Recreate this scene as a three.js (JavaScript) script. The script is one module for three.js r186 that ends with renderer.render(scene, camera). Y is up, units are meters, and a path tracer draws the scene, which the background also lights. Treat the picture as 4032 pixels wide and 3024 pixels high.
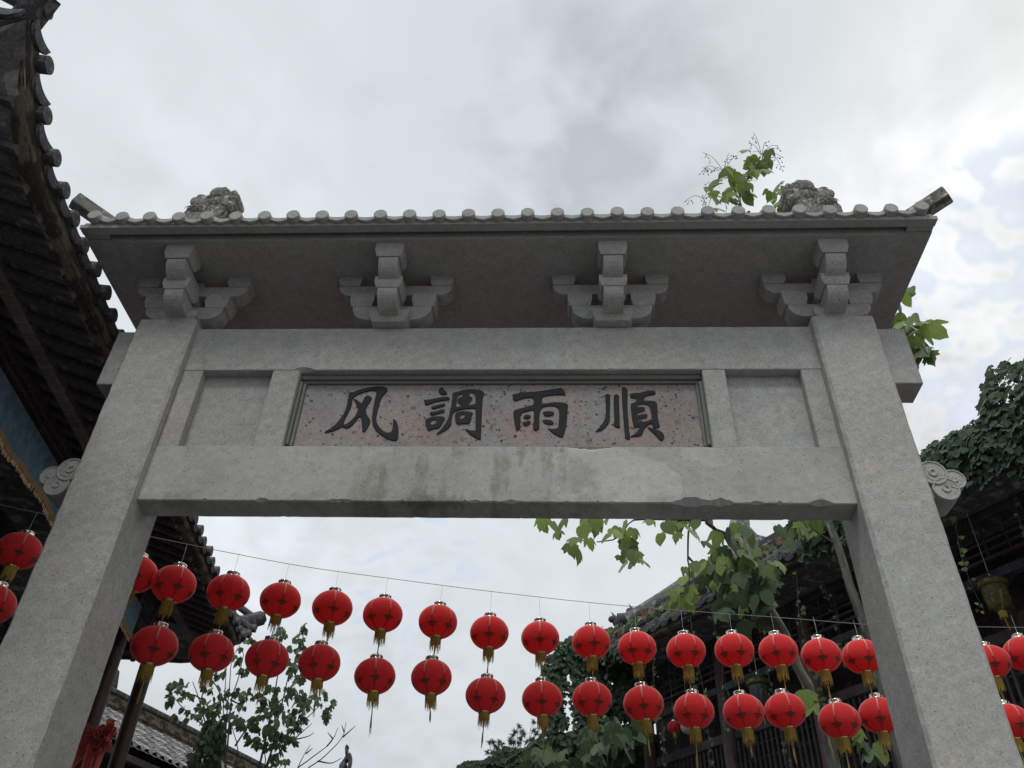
import * as THREE from 'three';
import { RoundedBoxGeometry } from 'three/addons/geometries/RoundedBoxGeometry.js';
import { mergeGeometries, mergeVertices } from 'three/addons/utils/BufferGeometryUtils.js';

// ---------------------------------------------------------------- camera, sky, sun, exposure
const scene = new THREE.Scene();
const W = 1024, H = 768;
const camera = new THREE.PerspectiveCamera(48.87, W / H, 0.1, 2000);
camera.position.set(0.445, 1.6, 5.0);
camera.rotation.order = 'YXZ';
camera.rotation.set(0.690189, 0.062570, 0.038649);
scene.add(camera);
const renderer = new THREE.WebGLRenderer({ antialias: true });
renderer.setSize(W, H);
renderer.toneMapping = THREE.LinearToneMapping;
renderer.toneMappingExposure = 1.0;
renderer.shadowMap.enabled = true;

function rng(seed) {
  let a = seed >>> 0;
  return () => { a = (a + 0x6D2B79F5) >>> 0; let t = a; t = Math.imul(t ^ (t >>> 15), t | 1); t ^= t + Math.imul(t ^ (t >>> 7), t | 61); return ((t ^ (t >>> 14)) >>> 0) / 4294967296; };
}
const clamp = (x, a = 0, b = 1) => Math.min(b, Math.max(a, x));
const sstep = (a, b, x) => { const t = clamp((x - a) / (b - a)); return t * t * (3 - 2 * t); };
const mix = (a, b, t) => a + (b - a) * t;
function hash2(x, y, s) { let h = Math.imul(x, 374761393) ^ Math.imul(y, 668265263) ^ Math.imul(s, 2147483647 ^ 0x5bd1e995); h = Math.imul(h ^ (h >>> 13), 1274126177); h ^= h >>> 16; return (h >>> 0) / 4294967296; }
function vnoise(x, y, px, py, s) {                      // periodic value noise
  const x0 = Math.floor(x), y0 = Math.floor(y), fx = x - x0, fy = y - y0;
  const u = fx * fx * (3 - 2 * fx), v = fy * fy * (3 - 2 * fy);
  const m = (a, n) => ((a % n) + n) % n;
  const a = hash2(m(x0, px), m(y0, py), s), b = hash2(m(x0 + 1, px), m(y0, py), s), c = hash2(m(x0, px), m(y0 + 1, py), s), d = hash2(m(x0 + 1, px), m(y0 + 1, py), s);
  return mix(mix(a, b, u), mix(c, d, u), v);
}
function fbm(x, y, px, py, oct, s) { let r = 0, a = 0.5, t = 0; for (let i = 0; i < oct; i++) { r += a * vnoise(x, y, px, py, s + i); t += a; a *= 0.5; x *= 2; y *= 2; px *= 2; py *= 2; } return r / t; }

{ // a high, broken overcast: cloud sheet with darker folds and a few blue gaps
  const SW = 2048, SH = 1024, data = new Float32Array(SW * SH * 4);
  const norm = (v) => { const l = Math.hypot(...v); return v.map((c) => c / l); };
  const darks = [[[0.045, 0.842, -0.538], 0.16, 1], [[-0.03, 0.80, -0.60], 0.15, 0.7], [[0.155, 0.847, -0.509], 0.14, 0.75], [[-0.45, 0.86, 0.25], 0.35, 0.7], [[0.2, 0.5, 0.84], 0.4, 0.6], [[-0.9, 0.4, 0.1], 0.35, 0.5]].map(([d, r, a]) => [norm(d), r, a]);
  const blues = [[[0.417, 0.663, -0.621], 0.085, 0.9], [[0.455, 0.655, -0.60], 0.07, 0.9], [[0.468, 0.595, -0.654], 0.09, 0.8], [[0.396, 0.562, -0.726], 0.07, 0.9], [[-0.194, 0.468, -0.862], 0.14, 0.5], [[0.47, 0.69, -0.55], 0.06, 0.7], [[0.8, 0.5, -0.4], 0.2, 0.7], [[-0.3, 0.6, 0.75], 0.2, 0.7], [[0.7, 0.35, 0.6], 0.2, 0.7], [[-0.147, 0.22, -0.96], 0.2, 0.3]].map(([d, r, a]) => [norm(d), r, a]);
  const lights = [[[0.30, 0.74, -0.60], 0.13, 1], [[0.421, 0.70, -0.53], 0.12, 0.8], [[0.416, 0.60, -0.679], 0.1, 0.7], [[-0.33, 0.452, -0.83], 0.16, 0.6], [[-0.25, 0.70, -0.66], 0.25, 0.35], [[0.6, 0.7, -0.3], 0.3, 0.6]].map(([d, r, a]) => [norm(d), r, a]);
  const blob = (L, x, y, z) => { let s = 0; for (const [d, r, a] of L) { const k = 1 - (d[0] * x + d[1] * y + d[2] * z); s += a * Math.exp(-k / (r * r * 0.5)); } return s; };
  for (let j = 0; j < SH; j++) {
    const el = ((j + 0.5) / SH - 0.5) * Math.PI, y = Math.sin(el), c = Math.cos(el);
    for (let i = 0; i < SW; i++) {
      const az = ((i + 0.5) / SW - 0.5) * 2 * Math.PI, x = Math.cos(az) * c, z = Math.sin(az) * c, o = (j * SW + i) * 4;
      const yy = Math.max(y, 0.0) + 0.35, u = x / yy * 3.1 + 40, v = z / yy * 3.1 + 40;
      const w1 = fbm(u * 0.9, v * 0.9, 4096, 4096, 4, 11) - 0.5, w2 = fbm(u * 0.9 + 7.3, v * 0.9 + 3.1, 4096, 4096, 4, 23) - 0.5;
      const n = fbm(u + w1 * 1.6, v + w2 * 1.6, 4096, 4096, 6, 37) - 0.5;
      const f = fbm(u * 5.2 + w2 * 3.5, v * 5.2 + w1 * 3.5, 4096, 4096, 5, 51) - 0.5;
      const D = blob(darks, x, y, z), B = blob(blues, x, y, z), Li = blob(lights, x, y, z);
      let L = 0.775 + 0.17 * n + 0.07 * f + 0.15 * clamp(Li, 0, 1.2) * clamp(1 + 2.5 * f + 1.5 * n, 0, 1.5) - 0.18 * clamp(D * (1 + 3.4 * n + 2.2 * f), 0, 1.15);
      L -= 0.14 * sstep(0.46, 0.15, y);                  // deeper, greyer cloud towards the horizon
      const h = fbm(u * 8.5 + w1 * 6, v * 13 + w2 * 6, 8192, 8192, 5, 67) - 0.5, Bc = Math.min(B, 1);
      L += 0.4 * Bc * h;                               // mottled where the sheet breaks up
      const gap = sstep(0.02, 0.20, h + 0.30 * (Bc - 0.62) + 0.5 * f) * sstep(0.08, 0.5, B) * 0.5;
      const warm = sstep(-0.1, 0.75, x);
      let r = L * mix(0.94, 1.0, warm), g = L * mix(1.0, 1.0, warm), b = L * mix(1.05, 0.985, warm);
      const cool = clamp(D) * 0.6; r *= 1 - 0.055 * cool; b *= 1 + 0.03 * cool;
      r = mix(r, 0.52, gap); g = mix(g, 0.63, gap); b = mix(b, 0.80, gap);
      data[o] = r; data[o + 1] = g; data[o + 2] = b; data[o + 3] = 1;
    }
  }
  const t = new THREE.DataTexture(data, SW, SH, THREE.RGBAFormat, THREE.FloatType);
  t.mapping = THREE.EquirectangularReflectionMapping; t.magFilter = THREE.LinearFilter; t.needsUpdate = true; t.name = 'sky';
  scene.background = t; scene.environment = t;
}
const sun = new THREE.DirectionalLight(new THREE.Color(1.0, 0.97, 0.93), 1.45);
sun.position.set(-4.5, 33, 19); sun.target.position.set(0, 3, 0);
sun.castShadow = true; sun.shadow.radius = 30; sun.shadow.mapSize.set(2048, 2048);
Object.assign(sun.shadow.camera, { left: -25, right: 25, top: 25, bottom: -25, near: 1, far: 90 });
scene.add(sun, sun.target);

// ---------------------------------------------------------------- measured places (metres)
const WIND = [[[[-1.175,5.796],[-1.145,5.799],[-1.101,5.823],[-1.044,5.843],[-0.965,5.858],[-0.913,5.857],[-0.882,5.846],[-0.87,5.825],[-0.873,5.806],[-0.888,5.78],[-0.903,5.755],[-0.915,5.704],[-0.921,5.639],[-0.925,5.571],[-0.922,5.526],[-0.908,5.486],[-0.886,5.451],[-0.857,5.421],[-0.826,5.401],[-0.798,5.401],[-0.784,5.421],[-0.785,5.469],[-0.789,5.531],[-0.769,5.52],[-0.754,5.496],[-0.743,5.46],[-0.734,5.408],[-0.73,5.351],[-0.739,5.326],[-0.767,5.325],[-0.819,5.347],[-0.869,5.381],[-0.914,5.425],[-0.942,5.473],[-0.955,5.526],[-0.959,5.571],[-0.96,5.63],[-0.959,5.704],[-0.956,5.778],[-0.956,5.804],[-0.97,5.816],[-1.01,5.812],[-1.053,5.799],[-1.098,5.776],[-1.127,5.752],[-1.138,5.732],[-1.138,5.713],[-1.136,5.667],[-1.142,5.63],[-1.154,5.58],[-1.167,5.535],[-1.17,5.499],[-1.171,5.472],[-1.145,5.486],[-1.117,5.517],[-1.094,5.558],[-1.082,5.594],[-1.078,5.621],[-1.091,5.658],[-1.112,5.699],[-1.131,5.728],[-1.112,5.727],[-1.084,5.706],[-1.059,5.685],[-1.05,5.718],[-1.044,5.748],[-1.026,5.763],[-1.003,5.759],[-0.986,5.743],[-0.986,5.727],[-1.003,5.681],[-1.016,5.644],[-1.016,5.612],[-1.003,5.576],[-0.982,5.544],[-0.969,5.522],[-0.965,5.509],[-0.968,5.482],[-0.988,5.42],[-1.004,5.407],[-1.014,5.411],[-1.026,5.469],[-1.037,5.522],[-1.051,5.555],[-1.061,5.549],[-1.077,5.513],[-1.097,5.477],[-1.118,5.453],[-1.138,5.442],[-1.176,5.455],[-1.215,5.431],[-1.247,5.411],[-1.303,5.397],[-1.301,5.411],[-1.269,5.437],[-1.239,5.471],[-1.211,5.517],[-1.19,5.567],[-1.178,5.616],[-1.172,5.676],[-1.174,5.746],[-1.175,5.778]]]];
const TUNE = [[[[-0.432,5.855],[-0.423,5.834],[-0.398,5.801],[-0.39,5.785],[-0.403,5.774],[-0.425,5.772],[-0.444,5.78],[-0.457,5.801],[-0.461,5.82],[-0.453,5.839]]],[[[-0.568,5.72],[-0.544,5.72],[-0.494,5.731],[-0.438,5.746],[-0.387,5.752],[-0.372,5.747],[-0.365,5.727],[-0.384,5.717],[-0.435,5.71],[-0.477,5.699],[-0.508,5.685],[-0.536,5.669],[-0.553,5.671],[-0.563,5.694]]],[[[-0.505,5.651],[-0.488,5.658],[-0.446,5.674],[-0.411,5.684],[-0.398,5.681],[-0.398,5.664],[-0.415,5.653],[-0.45,5.642],[-0.482,5.629],[-0.5,5.635]]],[[[-0.511,5.594],[-0.497,5.599],[-0.455,5.61],[-0.413,5.625],[-0.398,5.624],[-0.396,5.605],[-0.407,5.594],[-0.442,5.583],[-0.491,5.567],[-0.508,5.576]]],[[[-0.536,5.522],[-0.52,5.538],[-0.486,5.554],[-0.443,5.558],[-0.407,5.556],[-0.389,5.543],[-0.39,5.523],[-0.405,5.487],[-0.42,5.456],[-0.437,5.441],[-0.461,5.439],[-0.482,5.43],[-0.504,5.418],[-0.517,5.434],[-0.532,5.478],[-0.537,5.509]],[[-0.502,5.5],[-0.493,5.518],[-0.473,5.529],[-0.451,5.527],[-0.443,5.511],[-0.451,5.487],[-0.471,5.473],[-0.489,5.472],[-0.499,5.485]]],[[[-0.348,5.789],[-0.311,5.803],[-0.268,5.819],[-0.224,5.826],[-0.177,5.828],[-0.136,5.82],[-0.103,5.803],[-0.094,5.784],[-0.104,5.754],[-0.106,5.703],[-0.105,5.63],[-0.104,5.55],[-0.102,5.461],[-0.099,5.338],[-0.121,5.34],[-0.153,5.361],[-0.19,5.391],[-0.226,5.437],[-0.207,5.433],[-0.181,5.422],[-0.144,5.42],[-0.148,5.505],[-0.155,5.633],[-0.191,5.635],[-0.244,5.63],[-0.287,5.619],[-0.321,5.601],[-0.331,5.581],[-0.335,5.545],[-0.336,5.505],[-0.337,5.474],[-0.349,5.448],[-0.375,5.421],[-0.408,5.4],[-0.439,5.383],[-0.436,5.395],[-0.414,5.426],[-0.396,5.456],[-0.377,5.496],[-0.363,5.536],[-0.356,5.581],[-0.35,5.63],[-0.347,5.685],[-0.346,5.745]],[[-0.307,5.759],[-0.294,5.778],[-0.269,5.785],[-0.261,5.768],[-0.263,5.75],[-0.284,5.738],[-0.298,5.731],[-0.299,5.713],[-0.292,5.69],[-0.269,5.678],[-0.265,5.662],[-0.278,5.648],[-0.317,5.645],[-0.315,5.685],[-0.311,5.731]],[[-0.217,5.768],[-0.212,5.796],[-0.197,5.801],[-0.175,5.789],[-0.163,5.768],[-0.158,5.722],[-0.155,5.676],[-0.178,5.667],[-0.214,5.664],[-0.219,5.685],[-0.209,5.697],[-0.192,5.722],[-0.188,5.736],[-0.201,5.747],[-0.218,5.75]]],[[[-0.311,5.581],[-0.296,5.599],[-0.261,5.608],[-0.218,5.607],[-0.185,5.599],[-0.174,5.588],[-0.183,5.563],[-0.184,5.532],[-0.19,5.501],[-0.206,5.485],[-0.245,5.484],[-0.288,5.481],[-0.299,5.496],[-0.309,5.54]],[[-0.277,5.554],[-0.269,5.576],[-0.248,5.584],[-0.232,5.576],[-0.229,5.558],[-0.238,5.536],[-0.259,5.525],[-0.273,5.532]]]];
const RAIN = [[[[0.128,5.773],[0.164,5.784],[0.214,5.796],[0.301,5.803],[0.373,5.814],[0.446,5.828],[0.513,5.84],[0.529,5.823],[0.543,5.786],[0.545,5.765],[0.511,5.77],[0.464,5.77],[0.417,5.763],[0.374,5.754],[0.361,5.74],[0.358,5.703],[0.356,5.683],[0.396,5.686],[0.438,5.694],[0.481,5.698],[0.524,5.692],[0.553,5.683],[0.563,5.667],[0.557,5.613],[0.553,5.528],[0.543,5.453],[0.532,5.401],[0.518,5.359],[0.494,5.365],[0.456,5.388],[0.431,5.414],[0.407,5.44],[0.438,5.438],[0.47,5.44],[0.486,5.453],[0.493,5.528],[0.495,5.595],[0.485,5.64],[0.46,5.658],[0.428,5.66],[0.388,5.655],[0.36,5.64],[0.346,5.613],[0.341,5.55],[0.342,5.484],[0.341,5.444],[0.33,5.427],[0.306,5.423],[0.295,5.436],[0.298,5.506],[0.298,5.619],[0.268,5.615],[0.232,5.603],[0.204,5.592],[0.196,5.572],[0.195,5.523],[0.196,5.479],[0.199,5.449],[0.19,5.431],[0.168,5.422],[0.158,5.462],[0.148,5.519],[0.139,5.594],[0.143,5.612],[0.168,5.626],[0.21,5.64],[0.26,5.658],[0.292,5.669],[0.297,5.69],[0.293,5.731],[0.282,5.742],[0.248,5.742],[0.208,5.731],[0.173,5.715],[0.144,5.707],[0.133,5.731]]],[[[0.219,5.554],[0.229,5.57],[0.254,5.574],[0.274,5.565],[0.273,5.548],[0.258,5.537],[0.234,5.532],[0.221,5.543]]],[[[0.212,5.495],[0.227,5.506],[0.255,5.511],[0.276,5.51],[0.273,5.492],[0.256,5.473],[0.239,5.463],[0.221,5.475]]],[[[0.367,5.595],[0.382,5.606],[0.414,5.608],[0.449,5.601],[0.456,5.586],[0.445,5.566],[0.414,5.558],[0.382,5.561]]],[[[0.366,5.521],[0.396,5.527],[0.428,5.523],[0.447,5.506],[0.452,5.484],[0.428,5.479],[0.393,5.484],[0.372,5.501]]]];
const FAIR = [[[[0.854,5.767],[0.87,5.78],[0.886,5.777],[0.893,5.749],[0.889,5.685],[0.884,5.617],[0.881,5.55],[0.877,5.515],[0.865,5.484],[0.843,5.454],[0.81,5.423],[0.766,5.41],[0.786,5.436],[0.812,5.471],[0.834,5.511],[0.848,5.55],[0.854,5.604],[0.856,5.685]]],[[[0.921,5.758],[0.931,5.774],[0.949,5.777],[0.961,5.763],[0.958,5.703],[0.957,5.617],[0.956,5.55],[0.953,5.476],[0.956,5.463],[0.948,5.449],[0.926,5.454],[0.908,5.467],[0.906,5.484],[0.913,5.506],[0.916,5.595],[0.917,5.685]]],[[[0.989,5.837],[0.999,5.85],[1.017,5.844],[1.032,5.818],[1.024,5.703],[1.02,5.613],[1.02,5.524],[1.021,5.441],[1.025,5.372],[1.024,5.347],[1.006,5.34],[0.987,5.357],[0.985,5.463],[0.984,5.573],[0.983,5.685],[0.985,5.777]]],[[[1.049,5.781],[1.078,5.787],[1.121,5.79],[1.165,5.804],[1.213,5.814],[1.241,5.813],[1.249,5.795],[1.245,5.776],[1.22,5.774],[1.184,5.763],[1.158,5.744],[1.147,5.717],[1.162,5.708],[1.198,5.711],[1.233,5.708],[1.249,5.689],[1.25,5.649],[1.246,5.586],[1.247,5.533],[1.254,5.481],[1.252,5.459],[1.227,5.446],[1.204,5.45],[1.202,5.48],[1.192,5.489],[1.17,5.48],[1.148,5.459],[1.131,5.433],[1.122,5.403],[1.112,5.381],[1.087,5.37],[1.03,5.364],[1.03,5.372],[1.057,5.39],[1.083,5.415],[1.102,5.446],[1.108,5.461],[1.085,5.454],[1.065,5.452],[1.057,5.472],[1.051,5.515],[1.048,5.577],[1.047,5.649],[1.05,5.68],[1.065,5.69],[1.085,5.696],[1.095,5.717],[1.096,5.736],[1.068,5.737],[1.051,5.749],[1.047,5.767]],[[1.093,5.649],[1.099,5.671],[1.121,5.681],[1.153,5.683],[1.181,5.676],[1.194,5.653],[1.199,5.613],[1.203,5.564],[1.2,5.522],[1.173,5.511],[1.137,5.502],[1.088,5.498],[1.089,5.513],[1.104,5.533],[1.14,5.546],[1.162,5.553],[1.168,5.566],[1.16,5.575],[1.135,5.575],[1.107,5.566],[1.085,5.563],[1.083,5.573],[1.095,5.595],[1.12,5.608],[1.145,5.617],[1.153,5.633],[1.147,5.644],[1.122,5.644],[1.094,5.64]]],[[[1.162,5.454],[1.182,5.45],[1.216,5.439],[1.249,5.422],[1.271,5.403],[1.281,5.377],[1.276,5.352],[1.262,5.33],[1.245,5.335],[1.227,5.364],[1.199,5.403],[1.174,5.433]]]];
const UPPER = [[-4.472,5.241,-1.808,1.034],[-3.42,5.121,-2.01,1.049],[-3.058,5.057,-2.08,1.049],[-2.565,5.026,-2.175,1.03],[-2.093,4.996,-2.266,0.999],[-1.618,4.97,-2.358,0.992],[-1.153,4.948,-2.447,0.985],[-0.641,4.93,-2.546,0.972],[-0.157,4.867,-2.639,0.968],[0.323,4.862,-2.732,0.961],[0.809,4.867,-2.825,0.968],[1.25,4.849,-2.91,0.972],[1.73,4.866,-3.003,0.99],[2.213,4.915,-3.096,1.0],[2.66,4.952,-3.182,0.996],[3.096,4.945,-3.266,1.019],[3.526,4.975,-3.349,1.027],[4.886,5.042,-3.611,1.03],[5.303,5.167,-3.691,1.057]];
const LOWER = [[-4.503,4.713,-1.802,1.054],[-3.062,4.468,-2.079,1.063],[-2.576,4.45,-2.173,1.025],[-2.098,4.439,-2.265,1.009],[-1.646,4.442,-2.352,0.993],[-1.15,4.368,-2.448,0.972],[-0.654,4.399,-2.543,0.975],[-0.163,4.278,-2.638,0.961],[0.345,4.288,-2.736,0.973],[0.801,4.326,-2.824,0.96],[1.276,4.323,-2.915,0.977],[1.745,4.294,-3.006,0.98],[2.218,4.324,-3.097,0.994],[2.625,4.37,-3.175,0.997],[3.14,4.318,-3.274,1.017],[3.557,4.403,-3.355,1.023],[4.878,4.443,-3.609,1.043]];
const WIRE = [[-5.075,5.723,-1.691],[-4.816,5.694,-1.741],[-4.447,5.648,-1.813],[-3.377,5.513,-2.019],[-2.09,5.372,-2.267],[-1.143,5.324,-2.449],[0.016,5.285,-2.673],[1.227,5.273,-2.906],[2.814,5.309,-3.212],[3.77,5.329,-3.396],[4.613,5.396,-3.558],[5.671,5.483,-3.762]];
const TRUNK_A = [[3.42,4.65,-4.6],[3.37,4.94,-4.6],[3.3,5.15,-4.6],[3.22,5.41,-4.6],[3.16,5.71,-4.6],[3.09,5.89,-4.6],[3.0,6.1,-4.6],[2.92,6.3,-4.6],[2.77,6.68,-4.6],[2.71,6.93,-4.6],[2.63,7.08,-4.6],[2.57,7.15,-4.6],[2.45,7.26,-4.6],[2.6,9.4,-4.6],[3.81,13.17,-4.6],[3.79,13.3,-4.6],[3.75,13.6,-4.6],[3.76,13.83,-4.6],[3.85,14.11,-4.6],[4.02,14.43,-4.6],[4.13,14.65,-4.6],[4.31,15.03,-4.6]];
const TRUNK_B = [[4.13,4.81,-4.6],[4.11,5.42,-4.6],[4.11,5.75,-4.6],[4.09,5.9,-4.6],[4.06,6.18,-4.6],[4.03,6.48,-4.6],[4.02,6.89,-4.6],[3.96,7.25,-4.6]];
const TWIGS = [[[2.45,7.26,-4.6],[1.53,7.26,-4.6],[1.4,7.15,-4.6],[1.25,6.98,-4.6],[1.0,6.93,-4.6]],[[1.29,6.97,-4.6],[1.31,6.87,-4.6],[1.36,6.75,-4.6]],[[2.45,7.31,-4.6],[2.22,7.25,-4.6],[2.13,6.73,-4.6],[2.13,6.55,-4.6],[2.08,6.29,-4.6],[1.97,6.23,-4.6]],[[2.13,6.73,-4.6],[2.23,6.61,-4.6]],[[3.76,13.83,-4.6],[3.72,13.87,-4.6],[3.7,14.15,-4.6],[3.64,14.37,-4.6]],[[3.75,13.6,-4.6],[3.72,13.64,-4.6],[3.56,13.78,-4.6],[3.36,13.9,-4.6]],[[4.16,13.17,-4.6],[4.22,13.29,-4.6],[4.41,13.67,-4.6],[4.61,14.03,-4.6]],[[5.03,9.65,-4.6],[5.72,10.47,-4.6],[5.88,10.55,-4.6]],[[2.71,6.93,-4.6],[2.81,6.97,-4.6],[2.86,7.07,-4.6]],[[4.02,6.89,-4.6],[3.74,7.15,-4.6]]];
const STALKS = [[[3.58,14.62,-4.6],[3.27,15.2,-4.6]],[[3.59,14.62,-4.6],[3.76,15.17,-4.6]],[[3.6,14.62,-4.6],[3.9,15.08,-4.6]],[[3.57,14.61,-4.6],[3.37,14.62,-4.6]],[[3.37,14.62,-4.6],[3.18,14.61,-4.6]],[[3.5,14.62,-4.6],[3.21,14.71,-4.6]],[[4.34,15.09,-4.6],[4.3,15.82,-4.6]],[[4.33,15.09,-4.6],[4.16,15.47,-4.6]],[[4.35,15.09,-4.6],[4.48,15.48,-4.6]],[[4.36,15.11,-4.6],[4.7,15.38,-4.6]],[[4.36,15.07,-4.6],[4.74,14.99,-4.6]],[[4.52,15.0,-4.6],[4.64,14.72,-4.6]],[[3.31,13.92,-4.6],[3.12,13.83,-4.6]],[[3.12,13.83,-4.6],[2.81,13.77,-4.6]],[[3.31,13.92,-4.6],[3.27,14.3,-4.6]],[[3.3,13.88,-4.6],[3.15,13.46,-4.6]],[[3.25,13.86,-4.6],[3.08,13.62,-4.6]]];
const LEAVES_TOP = [[3.54,14.5,-4.6],[3.6,14.29,-4.43],[3.85,14.89,-4.85],[3.49,14.05,-4.4],[3.74,14.43,-4.64],[3.69,14.61,-4.73],[3.36,13.78,-4.36],[3.29,14.31,-4.82],[3.29,13.81,-4.51],[3.3,13.62,-4.5],[3.56,13.93,-4.83],[3.5,13.38,-4.36],[3.71,13.8,-4.72],[3.68,13.87,-4.65],[3.5,13.58,-4.4],[3.62,14.23,-4.85],[3.7,13.57,-4.44],[3.65,14.0,-4.59],[3.84,14.36,-4.78],[3.83,13.57,-4.35],[4.29,15.36,-4.79],[4.13,14.9,-4.57],[4.43,14.93,-4.46],[4.57,15.17,-4.84],[4.01,14.44,-4.38],[4.27,14.84,-4.68],[4.39,14.94,-4.71],[4.26,14.23,-4.37],[4.33,14.9,-4.83],[4.06,14.37,-4.48],[4.0,14.51,-4.54],[4.04,14.69,-4.81],[3.79,14.0,-4.35],[4.19,14.61,-4.75],[4.03,14.25,-4.62],[3.91,13.9,-4.42],[3.41,13.75,-4.85],[4.44,13.87,-4.42],[4.37,13.89,-4.62],[4.57,14.13,-4.75],[4.49,13.66,-4.35],[4.83,14.37,-4.81],[4.87,13.96,-4.53],[4.63,13.81,-4.49],[4.29,13.75,-4.83],[4.2,13.34,-4.37],[4.29,13.6,-4.71],[4.16,13.48,-4.67],[4.41,13.32,-4.38],[4.57,13.76,-4.84],[4.52,13.13,-4.46],[4.12,13.3,-4.57]];
const LEAVES_SIDE = [[6.13,11.37,-4.6],[5.9,11.09,-4.5],[5.92,10.81,-4.75],[5.88,10.63,-4.48],[6.06,10.69,-4.63],[6.18,10.69,-4.68],[6.1,10.36,-4.46],[5.95,10.51,-4.73],[5.75,10.34,-4.55],[5.89,10.28,-4.54],[6.09,10.44,-4.74],[5.93,10.03,-4.46],[5.78,10.19,-4.67],[5.88,10.15,-4.63],[5.71,9.89,-4.48],[6.02,10.2,-4.75],[5.94,9.9,-4.5],[5.57,9.63,-4.59],[5.78,10.87,-4.71],[5.77,10.41,-4.45],[5.83,10.72,-4.71]];
const LEAVES_LOW = [[0.3,7.12,-4.6],[0.32,7.16,-4.46],[0.44,7.25,-4.8],[0.59,7.08,-4.44],[0.5,7.0,-4.63],[0.88,7.24,-4.71],[0.8,6.96,-4.41],[1.0,7.26,-4.78],[0.96,7.18,-4.53],[1.14,7.16,-4.52],[0.65,6.92,-4.78],[0.74,6.8,-4.41],[0.77,6.79,-4.7],[0.9,6.91,-4.64],[1.13,6.87,-4.44],[1.3,7.17,-4.8],[1.36,7.07,-4.47],[1.4,7.0,-4.59],[1.49,7.12,-4.74],[1.21,6.91,-4.4],[1.42,6.99,-4.75],[1.34,6.78,-4.6],[1.37,6.65,-4.46],[1.5,6.89,-4.8],[1.48,6.62,-4.44],[1.29,6.67,-4.63],[1.46,6.67,-4.71],[1.31,6.44,-4.41],[1.58,6.69,-4.78],[1.7,7.13,-4.53],[1.87,7.09,-4.52],[1.84,7.07,-4.78],[2.01,6.88,-4.41],[2.03,7.26,-4.7],[2.15,7.22,-4.64],[2.16,6.97,-4.44],[2.29,7.14,-4.8],[2.27,7.11,-4.47],[2.1,7.14,-4.59],[2.1,6.57,-4.74],[2.15,6.46,-4.4],[2.23,6.55,-4.75],[2.29,6.54,-4.57],[2.3,6.4,-4.49],[2.39,6.69,-4.79],[2.01,6.28,-4.43],[1.95,6.24,-4.66],[2.05,6.26,-4.68],[2.06,6.14,-4.42],[2.2,6.3,-4.79],[1.88,6.14,-4.51],[1.92,6.05,-4.55],[2.07,6.17,-4.77],[2.06,6.04,-4.4],[1.9,6.07,-4.72]];
const LEAVES_DENSE = [[2.49,6.85,-4.35],[2.59,6.79,-4.15],[2.8,7.14,-4.65],[2.74,6.79,-4.11],[2.77,6.82,-4.4],[2.94,6.91,-4.51],[2.75,6.54,-4.06],[2.57,6.8,-4.62],[2.61,6.56,-4.25],[2.5,6.44,-4.24],[2.49,6.74,-4.62],[2.69,6.45,-4.06],[2.98,6.7,-4.5],[2.87,6.54,-4.41],[2.67,6.37,-4.11],[2.7,6.58,-4.65],[2.73,6.28,-4.16],[2.93,6.45,-4.34],[3.13,6.57,-4.56],[3.07,6.3,-4.05],[3.0,6.45,-4.58],[2.81,6.25,-4.31],[2.63,6.22,-4.18],[2.62,6.43,-4.64],[2.36,6.2,-4.09],[2.39,6.28,-4.44],[2.57,6.24,-4.48],[2.54,6.01,-4.07],[2.79,6.32,-4.63],[2.83,6.11,-4.21],[2.96,6.22,-4.27],[3.09,6.27,-4.6],[2.54,5.9,-4.05],[2.58,6.18,-4.53],[2.74,6.07,-4.37],[2.75,5.9,-4.13],[2.72,6.05,-4.65],[2.88,5.96,-4.13],[3.0,5.99,-4.38],[3.13,6.28,-4.53],[2.4,6.27,-4.05],[2.4,6.63,-4.6],[2.33,6.35,-4.27],[2.77,6.41,-4.21],[2.6,6.53,-4.63],[2.92,6.24,-4.07],[3.56,7.17,-4.6],[3.51,7.12,-4.6],[3.6,7.18,-4.6],[3.75,7.19,-4.6],[3.83,7.22,-4.6],[3.61,7.05,-4.6],[3.71,7.02,-4.6],[3.77,7.02,-4.6],[3.66,7.12,-4.6],[3.19,4.92,-4.4],[3.25,4.79,-4.4],[3.67,4.51,-4.4],[3.74,4.38,-4.4],[3.87,4.36,-4.4],[3.81,4.3,-4.4],[3.74,4.3,-4.4],[3.46,4.47,-4.4],[3.7,4.45,-4.4],[3.92,4.41,-4.4]];
const LEAVES_BUSH = [[1.0,4.99,-6.0],[0.9,4.89,-5.8],[1.14,5.13,-6.3],[1.17,4.89,-5.76],[0.84,4.89,-6.05],[1.0,4.9,-6.16],[1.14,4.77,-5.71],[0.91,4.84,-6.27],[1.05,4.73,-5.9],[1.21,4.79,-5.89],[0.84,4.74,-6.27],[0.97,4.56,-5.71],[1.17,4.71,-6.15],[1.37,4.75,-6.06],[1.27,4.83,-5.75],[1.37,5.08,-6.3],[1.21,4.84,-5.81],[0.93,4.87,-5.99],[1.1,5.01,-6.21],[0.8,4.7,-5.7],[0.75,4.67,-6.23],[1.26,4.7,-5.96],[1.38,4.77,-5.83],[1.48,5.05,-6.29],[0.86,4.54,-5.74],[1.06,4.63,-6.09],[0.27,4.72,-6.13],[0.37,4.61,-5.72],[0.48,4.68,-6.28],[0.23,4.61,-5.86],[0.43,4.63,-5.92],[0.31,4.67,-6.25]];
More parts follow.
